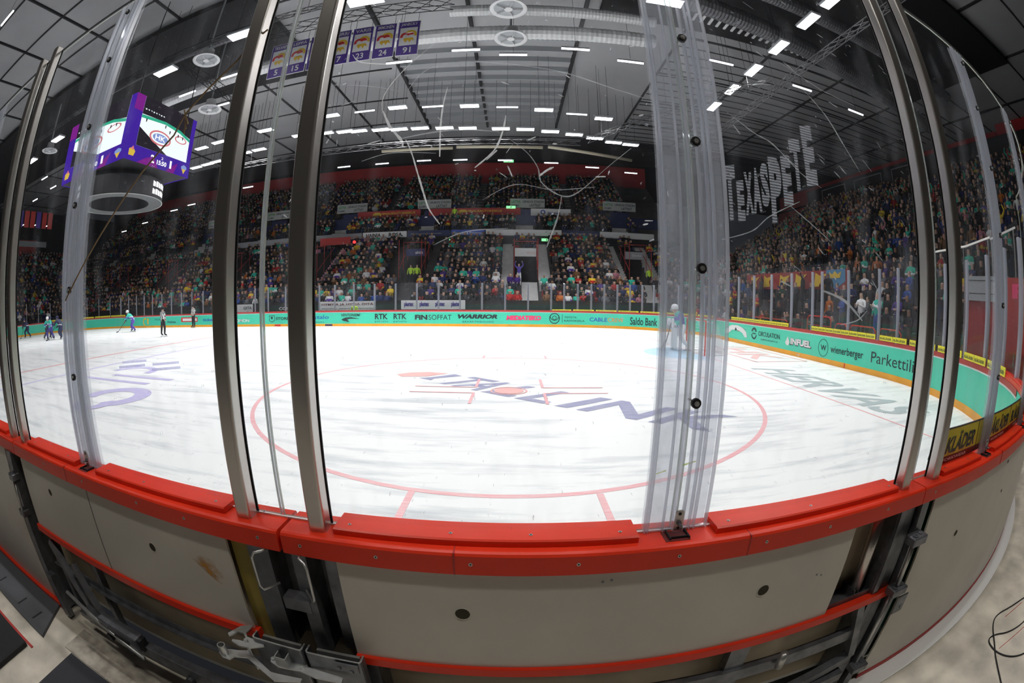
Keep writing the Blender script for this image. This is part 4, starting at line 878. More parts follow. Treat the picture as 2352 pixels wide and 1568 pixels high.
marks(g1, [(K([(-.271, 2.802), (-.349, 2.723), (-.411, 2.647), (-.444, 2.58), (-.441, 2.52)]), .0035),
           (K([(-.439, 2.529), (-.411, 2.468), (-.37, 2.416), (-.361, 2.392)]), .011), (K([(-.353, 2.415), (-.331, 2.367), (-.306, 2.291), (-.282, 2.217), (-.266, 2.174), (-.231, 2.125)]), .006),
           (K([(-.224, 2.603), (-.235, 2.536), (-.24, 2.455), (-.238, 2.347)]), .007), (K([(-.031, 2.489), (-.04, 2.433), (-.066, 2.365), (-.126, 2.306)]), .007),
           (K([(-.582, 2.787), (-.542, 2.745), (-.426, 2.719), (-.357, 2.724)]), .006), (K([(.12, 2.31), (.10, 2.30), (.075, 2.28)]), .008)])
marks(g1, [(K([(-.026, 2.41), (.036, 2.358), (.07, 2.307), (.083, 2.256), (.144, 2.216), (.198, 2.232), (.298, 2.325), (.373, 2.392)]), .004),
           (K([(.144, 2.216), (.13, 2.145), (.106, 2.077), (.096, 2.05)]), .005), (K([(-.168, 2.708), (.022, 2.686), (.166, 2.66), (.312, 2.615), (.431, 2.586)]), .0045),
           (K([(-.65, 2.665), (-.497, 2.635), (-.384, 2.6)]), .003), (K([(-.37, 2.42), (-.2, 2.44), (-.05, 2.43)]), .006), (K([(-.36, 2.60), (-.30, 2.68), (-.17, 2.71)]), .003),
           (K([(-.50, 2.35), (-.40, 2.37), (-.25, 2.36)]), .003), (K([(-.1, 2.20), (0, 2.25), (.12, 2.235), (.25, 2.25)]), .003), (K([(-.25, 2.06), (-.15, 2.10), (-.02, 2.11)]), .0035)], 'scratch2', 'faint_scratches')
L = []
for k in range(70):
    x, z = rng.uniform(-.78, .5), rng.uniform(2.0, 3.1); a = rng.uniform(0, 3.14); l = abs(rng.normal(0, .018)) + .004; L.append(([(x, z), (x + l * math.cos(a), z + l * math.sin(a))], rng.uniform(.0015, .006)))
marks(g1, L, 'scratch', 'nicks')
L = []
for k in range(90):
    x, z = rng.uniform(.62, 1.75), rng.uniform(1.95, 3.4); a = rng.uniform(-.9, -.2); l = abs(rng.normal(0, .025)) + .004; L.append(([(x, z), (x + l * math.cos(a), z + l * math.sin(a))], rng.uniform(.0015, .006)))
marks(g2, L, 'scratch2', 'nicks')
marks(g2, [([(.72, 2.56), (.82, 2.50), (.9, 2.47), (1.02, 2.38), (1.12, 2.34)], .005), ([(1.10, 2.75), (1.2, 2.66), (1.28, 2.55), (1.36, 2.45)], .006), ([(1.0, 2.85), (1.2, 2.78), (1.4, 2.76)], .004),
           ([(.66, 2.10), (.78, 2.14), (.86, 2.20), (1.0, 2.27)], .004), ([(.95, 2.25), (1.15, 2.14)], .004), ([(1.1, 1.96), (1.22, 1.93), (1.33, 1.86)], .012), ([(1.2, 1.84), (1.3, 1.86), (1.36, 1.90)], .006)], 'scratch2', 'faint_scratches')
# hatched, half-clear lettering on the right pane
lt = MB()
for i, (ch, x0, x1, zb, zt) in enumerate([('T', .695, .742, 2.185, 2.335), ('E', .745, .775, 2.19, 2.29), ('X', .778, .812, 2.215, 2.325), ('A', .812, .848, 2.225, 2.345), ('S', .85, .885, 2.25, 2.37),
        ('P', .89, .945, 2.20, 2.40), ('E', .95, .995, 2.27, 2.415), ('T', 1.0, 1.055, 2.33, 2.49), ('E', 1.07, 1.13, 2.36, 2.56)]):
    put_text(lt, ch, (lambda x0, x1: lambda a, b: (a, 1.3325, b + .25 * (a - x0)))(x0, x1), x0 * .975, x1 * .975, zb - .02, zt + .02, bold=.06)
hm = clear_mat('hatched_white_lettering', (1, 1, 1), .3, 0, wcol=(.8, .82, .9)); nt = hm.node_tree
wv = nt.nodes.new('ShaderNodeTexWave'); wv.bands_direction = 'Z'; wv.inputs['Scale'].default_value = 30; tcn = nt.nodes.new('ShaderNodeTexCoord'); nt.links.new(tcn.outputs['Object'], wv.inputs['Vector'])
mr = nt.nodes.new('ShaderNodeMapRange'); mr.inputs['To Min'].default_value = .10; mr.inputs['To Max'].default_value = .40; nt.links.new(wv.outputs['Fac'], mr.inputs['Value'])
for n_ in nt.nodes:
    if n_.type == 'MIX_SHADER' and abs(n_.inputs[0].default_value - .3) < .01: nt.links.new(mr.outputs[0], n_.inputs[0])
o = lt.build('lettering', hm); childof(o, g2)
mb = MB(); put_text(mb, '123', lambda a, b: (-.545 - a, 1.3322, 1.128 + b), 0, .022, 0, .008); mb.disc((-.515, 1.332, 1.132), .005, 'y', .0005, 12, 1); o = mb.build('stickers', ['ink', 'blue']); childof(o, g1)
# green marker line seen beside the joint
marks(g1, [(K([(.475, 1.318), (.52, 1.330)]), .006)], clear_mat('yellow_green_mark', (1, 1, 1), .7, 0, wcol=(.62, .75, .05)), 'green_mark')
marks(g2, [(K([(.565, 1.342), (.63, 1.358)]), .006)], bpy.data.materials['yellow_green_mark'], 'green_mark')
# frayed rope
rp = [(-1.0, 3.02), (-1.05, 2.985), (-1.13, 2.89), (-1.25, 2.80), (-1.371, 2.702), (-1.42, 2.615), (-1.6, 2.495), (-1.83, 2.313), (-2.06, 2.135), (-2.289, 1.956)]
mb = MB(); P3 = [(x * .93, 1.285, 1.9 + (z - 1.9) * .93) for x, z in rp]; mb.tube(P3, .0045, 6)
for k in range(3): x, _, z = P3[4]; mb.tube([(x, 1.285, z), (x + .012 * k - .01, 1.283, z + .02 - .02 * k), (x + .03 - .006 * k, 1.283, z - .05 - .02 * k)], .004, 5)
T(mb.build('rope', mat('brown_rope', (.22, .15, .08), .9)), 'thin frayed brown rope tied slantwise across the glass at the left', 'rope')

# ---- walkway floor things
mb = MB().prism([(-6.2, .82), (-4.16, .82), (-3.204, .804), (-3.39, 1.215), (-6.2, 1.215)], lambda u, v, w=0: (u, v, FLOORZ + w), .025)
rm = mat('ridged_rubber', (.085, .09, .10), .6, bump=.6, nscale=60); e = empty('rubber_ramp', (-4.6, 1.0, FLOORZ), 'grey ridged rubber ramp on the floor at the left edge', 'ramp'); part(mb, 'mat', rm, e)
mb = MB()
for x in (-3.45, -3.75, -4.25, -4.75): mb.bar((x, 1.0, FLOORZ + .026), (x - .01, .87, FLOORZ + .026), .02, .003)
part(mb, 'slots', 'black', e)
T(MB().box(-2.855, -1.3, -.9, .884, FLOORZ, FLOORZ + .006).build('floor_mat', mat('dark_mat', (.025, .027, .035), .7)), 'dark rubber mat on the floor below the gates', 'mat')
T(MB().box(-5.2, -3.25, -.4, .62, FLOORZ, FLOORZ + .05, bev=.01).build('black_case', 'blackm'), 'black flat case in the lower left corner', 'case')
T(MB().box(-6.0, -3.2, .63, .655, FLOORZ, FLOORZ + .01).build('floor_trim', 'reddark'), 'dark red trim strip beside the black case', 'trim')
T(MB().box(-2.95, -1.1, .89, 1.16, FLOORZ, FLOORZ + .012).build('floor_slab', mat('worn_concrete', (.42, .38, .32), .8, noise=.5, nscale=9, bump=.4)), 'worn concrete strip in front of the left gate', 'slab')
cb = [(3.03, .30), (3.20, .55), (3.36, .70), (3.52, .86), (3.68, .93), (3.95, .86), (4.3, .80), (4.2, .66), (3.9, .60), (3.6, .66), (3.44, .78), (3.32, .78), (3.28, .6), (3.38, .42), (3.6, .32), (3.9, .30), (4.2, .36)]
cu = bpy.data.curves.new('floor_cable', 'CURVE'); cu.dimensions = '3D'; sp = cu.splines.new('NURBS'); sp.points.add(len(cb) - 1); sp.use_endpoint_u = True; sp.order_u = 3
for p_, (x, y) in zip(sp.points, cb): p_.co = (x, y, FLOORZ + .008, 1)
cu.bevel_depth = .006; cu.materials.append(M['black']); o = bpy.data.objects.new('floor_cable', cu); COL.objects.link(o)
dg = C.evaluated_depsgraph_get(); me = bpy.data.meshes.new_from_object(o.evaluated_get(dg)); bpy.data.objects.remove(o); o = bpy.data.objects.new('floor_cable', me); COL.objects.link(o)
T(o, 'black looped cable lying on the concrete at the lower right', 'cable')
T(MB().bar((3.35, .62, FLOORZ + .003), (3.9, .56, FLOORZ + .003), .012, .002).bar((3.75, .83, FLOORZ + .003), (4.1, .80, FLOORZ + .003), .012, .002).build('floor_paint_line', 'redp'), 'thin red painted lines on the concrete under the black cable', 'paint line')
#PART3
# ------------------------------------------------------------------ grandstands
def stepped(mb, x0, x1, y0, z0, run_, rise, n, zb, mi=0):
    for i in range(n): mb.box(x0, x1, y0 + i * run_, y0 + (i + 1) * run_ + (.0 if i < n - 1 else 0), zb, z0 + i * rise, mi)
LY, LZ, LR, LH, LN = 31.7, .95, .76, .46, 13          # far lower tier
UY, UZ, UR, UH, UN = 45.3, 10.3, .66, .46, 12          # far upper tier
MY, MZ, MR, MH, MN = 42.0, 8.0, .8, .42, 3             # short tier between
FX0, FX1 = -62.0, 16.0
VX = [.9 + 9.2 * k for k in (-6, -5, -4, -3, -2, -1, 0, 1)]
fs = empty('grandstand', (0, LY, 0), 'two tier grandstand along the far side of the rink', 'grandstand')
mb = MB(); xs = [FX0] + [v for c in VX for v in (c - .95, c + .95)] + [FX1]
V0 = 5
for i in range(0, len(xs), 2):
    stepped(mb, xs[i], xs[i + 1], LY, LZ, LR, LH, LN, -.2)
for c in VX:                                            # below and above each doorway
    stepped(mb, c - .95, c + .95, LY, LZ, LR, LH, V0, -.2)
    for r_ in range(V0 + 3, LN): mb.box(c - .95, c + .95, LY + r_ * LR, LY + (r_ + 1) * LR, LZ + (V0 + 6) * LH if r_ < V0 + 6 else LZ + (r_ - 1) * LH, LZ + max(r_, V0 + 6) * LH)
part(mb, 'lower_tier', 'stand', fs)
part(MB().box(FX0, FX1, 31.55, 31.65, -.2, 1.66), 'front_wall', 'blackm', fs)
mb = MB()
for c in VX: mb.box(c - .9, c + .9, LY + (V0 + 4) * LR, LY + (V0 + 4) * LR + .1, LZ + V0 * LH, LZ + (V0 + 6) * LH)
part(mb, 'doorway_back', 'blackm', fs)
for k, c in enumerate(VX):
    mb = MB()
    for (a, b, r0, r1) in ((c - 1.95, c - 1.0, V0 - 1 if k != 5 else 0, LN), (c + 1.0, c + 1.95, V0 - 1, LN), (c - .35, c + .85, 0, V0)):
        if k < 5 and a == c - .35: continue
        mb = MB()
        for i in range(r0, r1):
            y, z = LY + i * LR, LZ + i * LH
            mb.box(a, b, y - .01, y + .36, z - LH + .02, z + .02).box(a, b, y + .36, y + LR, z, z + .24)
        part(mb, 'stairway', {6: 'steps', 7: 'steps', 4: 'stepspink'}.get(k, 'stand'), fs)
    # doorway surround: red rails and a sign board over the opening
    ra = MB()
    for x in (c - .93, c + .93):
        for y in (LY + V0 * LR, LY + (V0 + 2) * LR, LY + (V0 + 4) * LR): ra.tube([(x, y, LZ + (y - LY) / LR * LH), (x, y, LZ + (V0 + 6) * LH + .5)], .025, 5)
        ra.tube([(x, LY + V0 * LR, LZ + V0 * LH + .9), (x, LY + (V0 + 5) * LR, LZ + (V0 + 6) * LH + .5)], .03, 5)
    ra.tube([(c - .93, LY + (V0 + 2.6) * LR, LZ + (V0 + 6) * LH + .5), (c + .93, LY + (V0 + 2.6) * LR, LZ + (V0 + 6) * LH + .5)], .03, 5)
    part(ra, 'handrail', 'reddark', fs)
mb = MB(); xs2 = [FX0] + [v for c in VX for v in (c - .85, c + .85)] + [FX1]
for i in range(0, len(xs2), 2): stepped(mb, xs2[i], xs2[i + 1], MY, MZ, MR, MH, MN, MZ - .5)
for c in VX: stepped(mb, c - .85, c + .85, MY, MZ, MR, MH, MN, MZ - .5, 1)
part(mb, 'middle_tier', ['stand', 'steps'], fs)
mb = MB().box(FX0, FX1, 44.4, 44.5, 8.6, 10.1); mb.box(FX0, FX1, 44.5, 45.3, 9.0, 9.6); part(mb, 'aisle_wall', 'navy', fs)
mb = MB(); stepped(mb, FX0, FX1, UY, UZ, UR, UH, UN, UZ - .8)
for c in VX:
    for i in range(UN): mb.box(c - 4.9, c - 4.2, UY + i * UR - .005, UY + i * UR + .3, UZ + i * UH - .2, UZ + i * UH + .012, 1)
part(mb, 'upper_tier', ['stand', mat('aisle_steps', (.17, .165, .16), .85)], fs)
part(MB().box(FX0, FX1, 53.3, 53.4, 15.0, 18.2), 'red_back_wall', 'redwall', fs)
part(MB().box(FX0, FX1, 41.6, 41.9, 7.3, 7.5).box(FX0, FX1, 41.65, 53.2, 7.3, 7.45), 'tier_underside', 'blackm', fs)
# fascia boards of the balcony, each panel a thing of its own
def sign(name, x0, x1, y, z0, z1, base, lines, label, group=None, tilt=0):
    if not lines: return T(MB().box(x0, x1, y, y + .05, z0, z1, bev=.01).build(name, base), label, 'sign', group)
    e = empty(name, ((x0 + x1) / 2, y, z0), label, 'sign', group)
    part(MB().box(x0, x1, y, y + .05, z0, z1, bev=.01), 'board', base, e)
    for (s, a, b, c_, d, m, bo) in lines:
        mb = MB(); put_text(mb, s, lambda u, v: (x0 + (x1 - x0) * u, y - .012, z0 + (z1 - z0) * v), a, b, c_, d, bold=bo); part(mb, 'lettering', m, e)
    return e
FZ0, FZ1, FYY = 7.55, 8.12, 41.55
sign('balcony_sign', -21.0, -14.6, FYY, FZ0, FZ1, 'grey', [], 'grey balcony panel left of the two grey poles')
sign('balcony_sign', -14.5, -10.1, FYY, FZ0, FZ1, 'white', [('HAINIA', .08, .42, .15, .8, 'ink', .04), ('ROSA.', .60, .92, .15, .8, 'ink', .04)], 'white balcony board with wide black capitals')
sign('balcony_sign', -10.0, -5.95, FYY, FZ0, FZ1, 'navy', [('iittala kotikaupunki', .08, .8, .3, .6, 'grey', 0)], 'dark navy balcony board with small pale lettering')
sign('balcony_sign', -5.85, -2.75, FYY, FZ0, FZ1, 'blue', [('Metsurior & Partnersor', .06, .95, .2, .7, 'white', .01)], 'bright blue balcony board with white lettering')
sign('balcony_sign', -2.65, 4.3, FYY, FZ0, FZ1, 'white', [], 'long blank white balcony board above the centre doorway')
for i in range(3): sign('balcony_sign', 4.4 + i * 1.15, 5.5 + i * 1.15, FYY, FZ0, FZ1, 'navy', [('NewsFB', .1, .9, .35, .65, 'grey', 0)], ('first', 'second', 'third')[i] + ' small navy balcony board right of the long white one')
sign('balcony_sign', 7.9, 13.2, FYY, FZ0, FZ1, 'white', [], 'plain white balcony board at the right end')
sign('balcony_sign', -34, -21.2, FYY, FZ0, FZ1, 'grey', [], 'long grey balcony panel at the left end')
for k, (x0, x1) in enumerate(((-16.1, -9.4), (-8.55, .55))):
    e = sign('long_banner', x0, x1, 44.3, 10.0, 10.72, mat('banner_red', (.38, .03, .03), .7), [('HINAUSAUTOKESKUS', .38 if k == 0 else .42, .92 if k == 0 else .80, .40, .72, 'gold', .02)], ('left', 'right')[k] + ' long red banner with gold lettering on the upper wall')
    part(MB().prism([(0, .1), (.1, .4), (.35, .5), (.8, .48), (.95, .3), (1.0, .1), (.85, .1), (.8, .22), (.35, .2), (.3, .05), (.2, .05), (.18, .2)], lambda u, v, w=0: (x0 + (x1 - x0) * (.24 if k == 0 else .32) + u, 44.285 - w, 10.06 + v), .01), 'emblem', 'gold', e)
e = sign('long_banner', 1.55, 5.5, 44.3, 9.95, 10.68, 'white', [('tulowa', .42, .74, .25, .6, 'blue', .02)], 'white banner with round blue emblem on the upper wall')
part(MB().disc((2.75, 44.28, 10.32), .24, 'y', .012, 20, r2=.14), 'emblem', 'blue', e)
for k, xc in enumerate((-35.2, -26.0, -17.0, -8.1, 1.25, 10.6)):
    w_ = 1.72
    sign('white_banner', xc - w_, xc + w_, 44.88, 10.85, 11.8, mat('banner_white', (.45, .46, .45), .7), [('LATTIA', .04, .30, .52, .8, mat('banner_green', (.03, .30, .06), .6), .03), ('KOLMIO', .04, .26, .14, .36, 'ink', .02), ('URAKOI STADIN', .36, .97, .55, .8, 'ink', .02), ('LATTIAT', .56, .88, .14, .42, 'ink', .02)],
         ('white banner with green and black lettering, far left behind the poles', 'white banner with green and black lettering, seen left of the first thick grey pole', 'white banner with green and black lettering, just right of the second grey pole', 'white banner with green and black lettering above the right red banner',
          'white banner with green and black lettering above the round blue emblem banner', 'white banner with green and black lettering, rightmost on the upper wall')[k], None)
    T(MB().box(xc - 1.0, xc + 1.0, 44.9, 45.0, 9.6, 10.7).build('parapet', 'navy'), f'dark parapet under a white banner, {ordn(k)} from the left', 'parapet')
sign('front_sign', -14.4, -9.95, 31.5, 1.0, 1.64, 'white', [('HYMYJ\u00c4 JA HYVI\u00c4 \u00d6IT\u00c4', .03, .97, .48, .85, mat('maroon', (.20, .02, .03), .6), .015), ('SOKOS HOTELS   SOKOS HOTELS   SOKOS HOTELS', .03, .97, .12, .26, 'ink', .01)], 'white banner with maroon capitals on the black front wall')
e = sign('front_sign', -8.0, -3.4, 31.5, 1.02, 1.66, 'white', [('plastex', .05 + .245 * i, .20 + .245 * i, .22, .85, 'purple', .05) for i in range(4)], 'white banner repeating one purple word four times on the front wall')
sign('front_sign', -22.6, -20.7, 31.5, .95, 1.6, 'white', [('OITA', .5, .95, .4, .75, 'ink', .02)], 'small white banner on the front wall left of the thick grey pole')
sign('front_sign', -19.0, -16.0, 31.5, .95, 1.5, 'blackm', [('CONSUL', .3, .9, .25, .65, 'white', .02)], 'black banner with white capitals between the two thick grey poles')
sign('door_sign', .02, 1.78, LY + 7.6 * LR, 5.25, 5.95, 'white', [('WOOOK', .55, .95, .3, .6, mat('pale_red', (.7, .35, .35), .6), 0)], 'white sign board over the centre doorway')
sign('door_sign', -9.1, -7.5, LY + 7.6 * LR, 5.35, 5.95, 'navy', [('aktia', .5, .9, .3, .7, 'white', 0)], 'navy sign board over the doorway left of centre')
sign('door_sign', 9.25, 10.9, LY + 7.6 * LR, 5.25, 5.9, 'grey', [('Danske', .4, .9, .4, .65, 'white', 0)], 'grey sign board over the doorway right of centre')
sign('hanging_sign', -18.4, -15.2, LY + 11 * LR, 6.9, 7.6, 'reddark', [], 'dark red panel behind the second grey pole under the balcony')
for i, (x, y, z, lab) in enumerate(((-5.9, 41.4, 7.0, 'left of the centre doorway under the balcony'), (2.9, 41.4, 7.05, 'right of the centre doorway under the balcony'), (-.4, 44.2, 10.65, 'beside the right red banner'), (-.6, 40.0, 14.2, 'high under the dark roof'))):
    e = empty('exit_sign', (x, y, z), f'lit green exit sign {lab}', 'exit sign'); part(MB().box(x - .45, x + .45, y, y + .08, z, z + .24), 'case', 'exit', e)
    mb = MB(); mb.prism([(-.12, .03), (.05, .03), (.1, .12), (.04, .21), (-.04, .21), (-.02, .12)], lambda u, v, w=0: (x + u, y - .01 - w, z + v), .004); part(mb, 'symbol', 'white', e)
T(MB().disc((-15.0, 40.5, 7.15), .14, 'y', .1, 12).build('signal_lamp', 'redlamp'), 'red signal lamp glowing beside the second grey pole', 'lamp')

# end stand behind the goal
EX, EZ, ER, EH, EN = 11.6, .35, .78, .45, 25
es = empty('grandstand', (EX, 15, 0), 'standing terrace behind the goal end rising to the red wall', 'grandstand')
mb = MB()
for i in range(EN): mb.box(EX + i * ER, EX + (i + 1) * ER, 7.4 if i > 1 else 9.5, 40 if i > 2 else 30, -.2, EZ + i * EH)
part(mb, 'terrace', 'stand', es)
mb = MB().box(36.0, 36.15, 15.5, 53, 14.6, 16.5); mb.box(35.6, 35.7, 36, 53, 12.3, 14.2); mb.box(36, 36.15, 6, 15.4, 13.0, 17); part(mb, 'red_back_wall', 'redwall', es)
part(MB().box(31.2, 31.3, 7.4, 40, 11, 14.2), 'dark_back_wall', 'blackm', es)
mb = MB()
for y0, y1 in ((22, 26), (27.5, 31.5), (33, 37)):
    for z in (12.0, 13.8): mb.box(31.05, 31.15, y0, y1, z, z + .07)
    for y in (y0, y1): mb.box(31.05, 31.15, y, y + .07, 12.0, 13.87)
part(mb, 'window_frames', mat('window_frame_grey', (.25, .25, .26), .6), es)
# rails at the front of the terrace
for k, (y0, y1, x, z) in enumerate(((20.3, 16.8, 11.75, 1.25), (15.2, 13.6, 11.7, 1.55), (13.3, 12.6, 11.7, 1.35), (12.4, 11.0, 11.7, 1.35), (10.8, 9.7, 11.7, 1.35))):
    mb = MB().tube([(x, y0, .35), (x, y0, z - .1), (x, y0 - .12, z), (x, y1 + .12, z), (x, y1, z - .1), (x, y1, .35)], .028, 6).tube([(x, y0, z - .35), (x, y1, z - .35)], .02, 5)
    T(mb.build('crowd_rail', 'red'), f'red tubular crowd rail behind the end glass, {ordn(k)} from the goal side', 'rail')
# supporters' banner
e = empty('supporter_flag', (14.6, 19, 2.8), 'long red and gold supporters banner with a blue crowned shield among the standing crowd', 'flag')
fl_ = lambda u, v, w=0: (14.62 - w + .05 * math.sin(u * 2.1), 1.14 * u, v + .72)
mb = MB(); 
for k in range(24):
    a, b = 22.6 - k * .37, 22.6 - (k + 1) * .37; mb.add([fl_(a, 2.05), fl_(b, 2.05), fl_(b, 2.95), fl_(a, 2.95)], [(0, 1, 2, 3)])
part(mb, 'cloth', mat('flag_red', (.30, .02, .015), .7), e)
mb = MB()
for k in range(5): mb.prism([(22.2 - k * 1.5, 2.15), (21.5 - k * 1.5, 2.2), (21.6 - k * 1.5, 2.5), (21.2 - k * 1.5, 2.8), (21.8 - k * 1.5, 2.7), (22.1 - k * 1.5, 2.85)], lambda u, v, w=0: fl_(u, v, .03 + w), .004)
part(mb, 'pattern', 'gold', e)
mb = MB().prism([(15.3, 2.95), (13.9, 2.95), (13.9, 2.4), (14.6, 2.05), (15.3, 2.4)], lambda u, v, w=0: fl_(u, v, .035 + w), .004); part(mb, 'shield', mat('flag_blue', (.06, .22, .40), .7), e)
mb = MB().prism([(14.95, 2.55), (14.25, 2.55), (14.15, 2.85), (14.4, 2.72), (14.6, 2.88), (14.8, 2.72), (15.05, 2.85)], lambda u, v, w=0: fl_(u, v, .045 + w), .004); part(mb, 'crown', 'gold', e)
# grey parapet and red tunnel wall at the near corner
T(MB().box(12.35, 12.5, 5.6, 7.35, 2.42, 3.08).box(12.34, 12.36, 5.6, 7.35, 2.6, 2.62, 1).box(12.34, 12.36, 5.6, 7.35, 2.95, 2.97, 1).build('tunnel_parapet', ['grey', 'blackm']), 'grey boarded parapet above the red wall at the right', 'parapet')
T(MB().box(12.5, 12.6, 4.4, 7.35, -.2, 2.42).build('tunnel_wall', 'redwall'), 'dark red tunnel wall beside the terrace at the right', 'wall')
e = empty('tunnel_sign', (11.85, 4.3, 1.2), 'dark red sponsor wall with pink lettering at the right edge', 'sign')
part(MB().box(11.8, 11.9, 3.2, 5.4, 1.2, 3.0), 'board_face', 'reddark', e)
mb = MB(); put_text(mb, 'PU', lambda u, v: (11.78, 5.2 - 1.6 * u, 2.5 + .35 * v), 0, 1, 0, 1, bold=.02); part(mb, 'lettering', 'pink', e)
for k, (y, y2) in enumerate(((8.9, 7.0), (7.0, 6.0), (6.0, 5.0))):
    T(MB().tube([(11.9, y, 3.67 + k * .15), (11.9, y2, 3.82 + k * .2)], .035, 6).tube([(11.9, y2 + .1, .9), (11.9, y2 + .1, 3.8 + k * .2)], .025, 6).build('net_frame', 'alu'), f'grey metal net frame at the right corner, {ordn(k)} bay from the terrace', 'frame')
# left end stand
ls = empty('grandstand', (-46, 15, 0), 'dim grandstand at the left end of the rink', 'grandstand')
mb = MB()
for i in range(18): mb.box(-46 - (i + 1) * .8, -46 - i * .8, 2, 40, -.2, .8 + i * .45)
part(mb, 'terrace', 'stand', ls); part(MB().box(-62, -61.9, 0, 31, 9, 11.5), 'red_back_wall', 'reddark', ls)
mb = MB().box(-60.2, -60.1, 18, 32, 10.4, 11.1); part(mb, 'fascia', 'grey', ls)
e = empty('championship_banners', (-44, 19, 10), 'row of faded red and blue pennants hanging beyond the scoreboard', 'banner')
for k in range(7): part(MB().box(-48.0 + k * .02, -47.95 + k * .02, 20 + k * .9, 20.7 + k * .9, 10.6, 12.3), 'pennant', ['reddark', 'purple', 'reddark'][k % 3], e)
part(MB().tube([(-47.9, 19.8, 12.3), (-47.9, 26.4, 12.3)], .03, 5).tube([(-47.9, 20, 12.3), (-47.9, 20, ROOF - .02)], .02, 4).tube([(-47.9, 26, 12.3), (-47.9, 26, ROOF - .02)], .02, 4), 'rail', 'black', e)

# ------------------------------------------------------------------ people
def skin_body(joints, edges, sub=1):
    """joints: {name:(x,y,z,r)} ; returns verts, faces"""
    names_ = list(joints); idx = {n: i for i, n in enumerate(names_)}
    me = bpy.data.meshes.new('b'); me.from_pydata([joints[n][:3] for n in names_], [(idx[a], idx[b]) for a, b in edges], [])
    ob = bpy.data.objects.new('b', me); COL.objects.link(ob); ob.modifiers.new('s', 'SKIN')
    for n in names_:
        sv = me.skin_vertices[0].data[idx[n]]; r_ = joints[n][3]; sv.radius = r_ if isinstance(r_, tuple) else (r_, r_); sv.use_root = (n == 'pelvis')
    if sub: mo = ob.modifiers.new('u', 'SUBSURF'); mo.levels = sub; mo.render_levels = sub
    dg = C.evaluated_depsgraph_get(); m2 = bpy.data.meshes.new_from_object(ob.evaluated_get(dg))
    v = np.array([tuple(p.co) for p in m2.vertices]); f = [tuple(p.vertices) for p in m2.polygons]
    bpy.data.objects.remove(ob); bpy.data.meshes.remove(me); bpy.data.meshes.remove(m2); return v, f
REG = {'leg': 0, 'torso': 1, 'arm': 2, 'hand': 3, 'head': 4, 'foot': 5, 'hair': 6}
def human(pose, hands=False):
    J = {}
    if pose.startswith('sit'):
        lean = {'sit': -.03, 'sit_lean': -.22, 'sit_clap': -.06, 'sit_phone': -.1}[pose]
        J['pelvis'] = (0, 0, .50, .14); J['spine'] = (0, lean * .4, .70, .145); J['chest'] = (0, lean * .8, .92, (.17, .12)); J['neck'] = (0, lean, 1.10, .055); J['head'] = (0, lean - .02, 1.19, .085); J['crown'] = (0, lean - .01, 1.30, .075)
        for s, t in ((-1, 'L'), (1, 'R')):
            J['hip' + t] = (s * .10, -.05, .48, .095); J['knee' + t] = (s * .15, -.46, .50, .07); J['ank' + t] = (s * .14, -.42, .10, .05); J['toe' + t] = (s * .15, -.58, .05, .04)
            J['sh' + t] = (s * .19, lean * .9, 1.02, .07); J['el' + t] = (s * .27, lean - .08, .80, .05)
            J['ha' + t] = {'sit': (s * .12, -.32, .62, .035), 'sit_lean': (s * .06, -.45, .66, .035), 'sit_clap': (s * .04, -.28, 1.0, .035), 'sit_phone': (s * .05, -.30, .86, .035)}[pose]
    else:
        J['pelvis'] = (0, 0, .95, .135); J['spine'] = (0, 0, 1.14, .13); J['chest'] = (0, .01, 1.32, (.17, .12)); J['neck'] = (0, 0, 1.50, .055); J['head'] = (0, -.02, 1.60, .083); J['crown'] = (0, -.01, 1.71, .075)
        for s, t in ((-1, 'L'), (1, 'R')):
            J['hip' + t] = (s * .10, 0, .90, .095); J['knee' + t] = (s * .12, -.02, .50, .065); J['ank' + t] = (s * .12, .02, .09, .045); J['toe' + t] = (s * .14, -.14, .05, .04)
            J['sh' + t] = (s * .19, 0, 1.42, .068); J['el' + t] = (s * .26, .02, 1.15, .048); J['ha' + t] = (s * .27, -.06, .90, .035)
            if pose == 'stand_clap': J['el' + t] = (s * .27, -.06, 1.18, .048); J['ha' + t] = (s * .05, -.30, 1.30, .038)
            if pose == 'stand_cross': J['el' + t] = (s * .25, -.08, 1.18, .048); J['ha' + t] = (-s * .08, -.20, 1.20, .04)
            if pose == 'stand_up': J['el' + t] = (s * .34, -.02, 1.62, .048); J['ha' + t] = (s * .22, -.06, 1.92, .038)
            if pose == 'stand_wave' and s > 0: J['el' + t] = (s * .34, -.08, 1.52, .048); J['ha' + t] = (s * .40, -.22, 1.80, .038)
    E_ = [('pelvis', 'spine'), ('spine', 'chest'), ('chest', 'neck'), ('neck', 'head'), ('head', 'crown')]
    for t in 'LR': E_ += [('pelvis', 'hip' + t), ('hip' + t, 'knee' + t), ('knee' + t, 'ank' + t), ('ank' + t, 'toe' + t), ('chest', 'sh' + t), ('sh' + t, 'el' + t), ('el' + t, 'ha' + t)]
    return J, E_
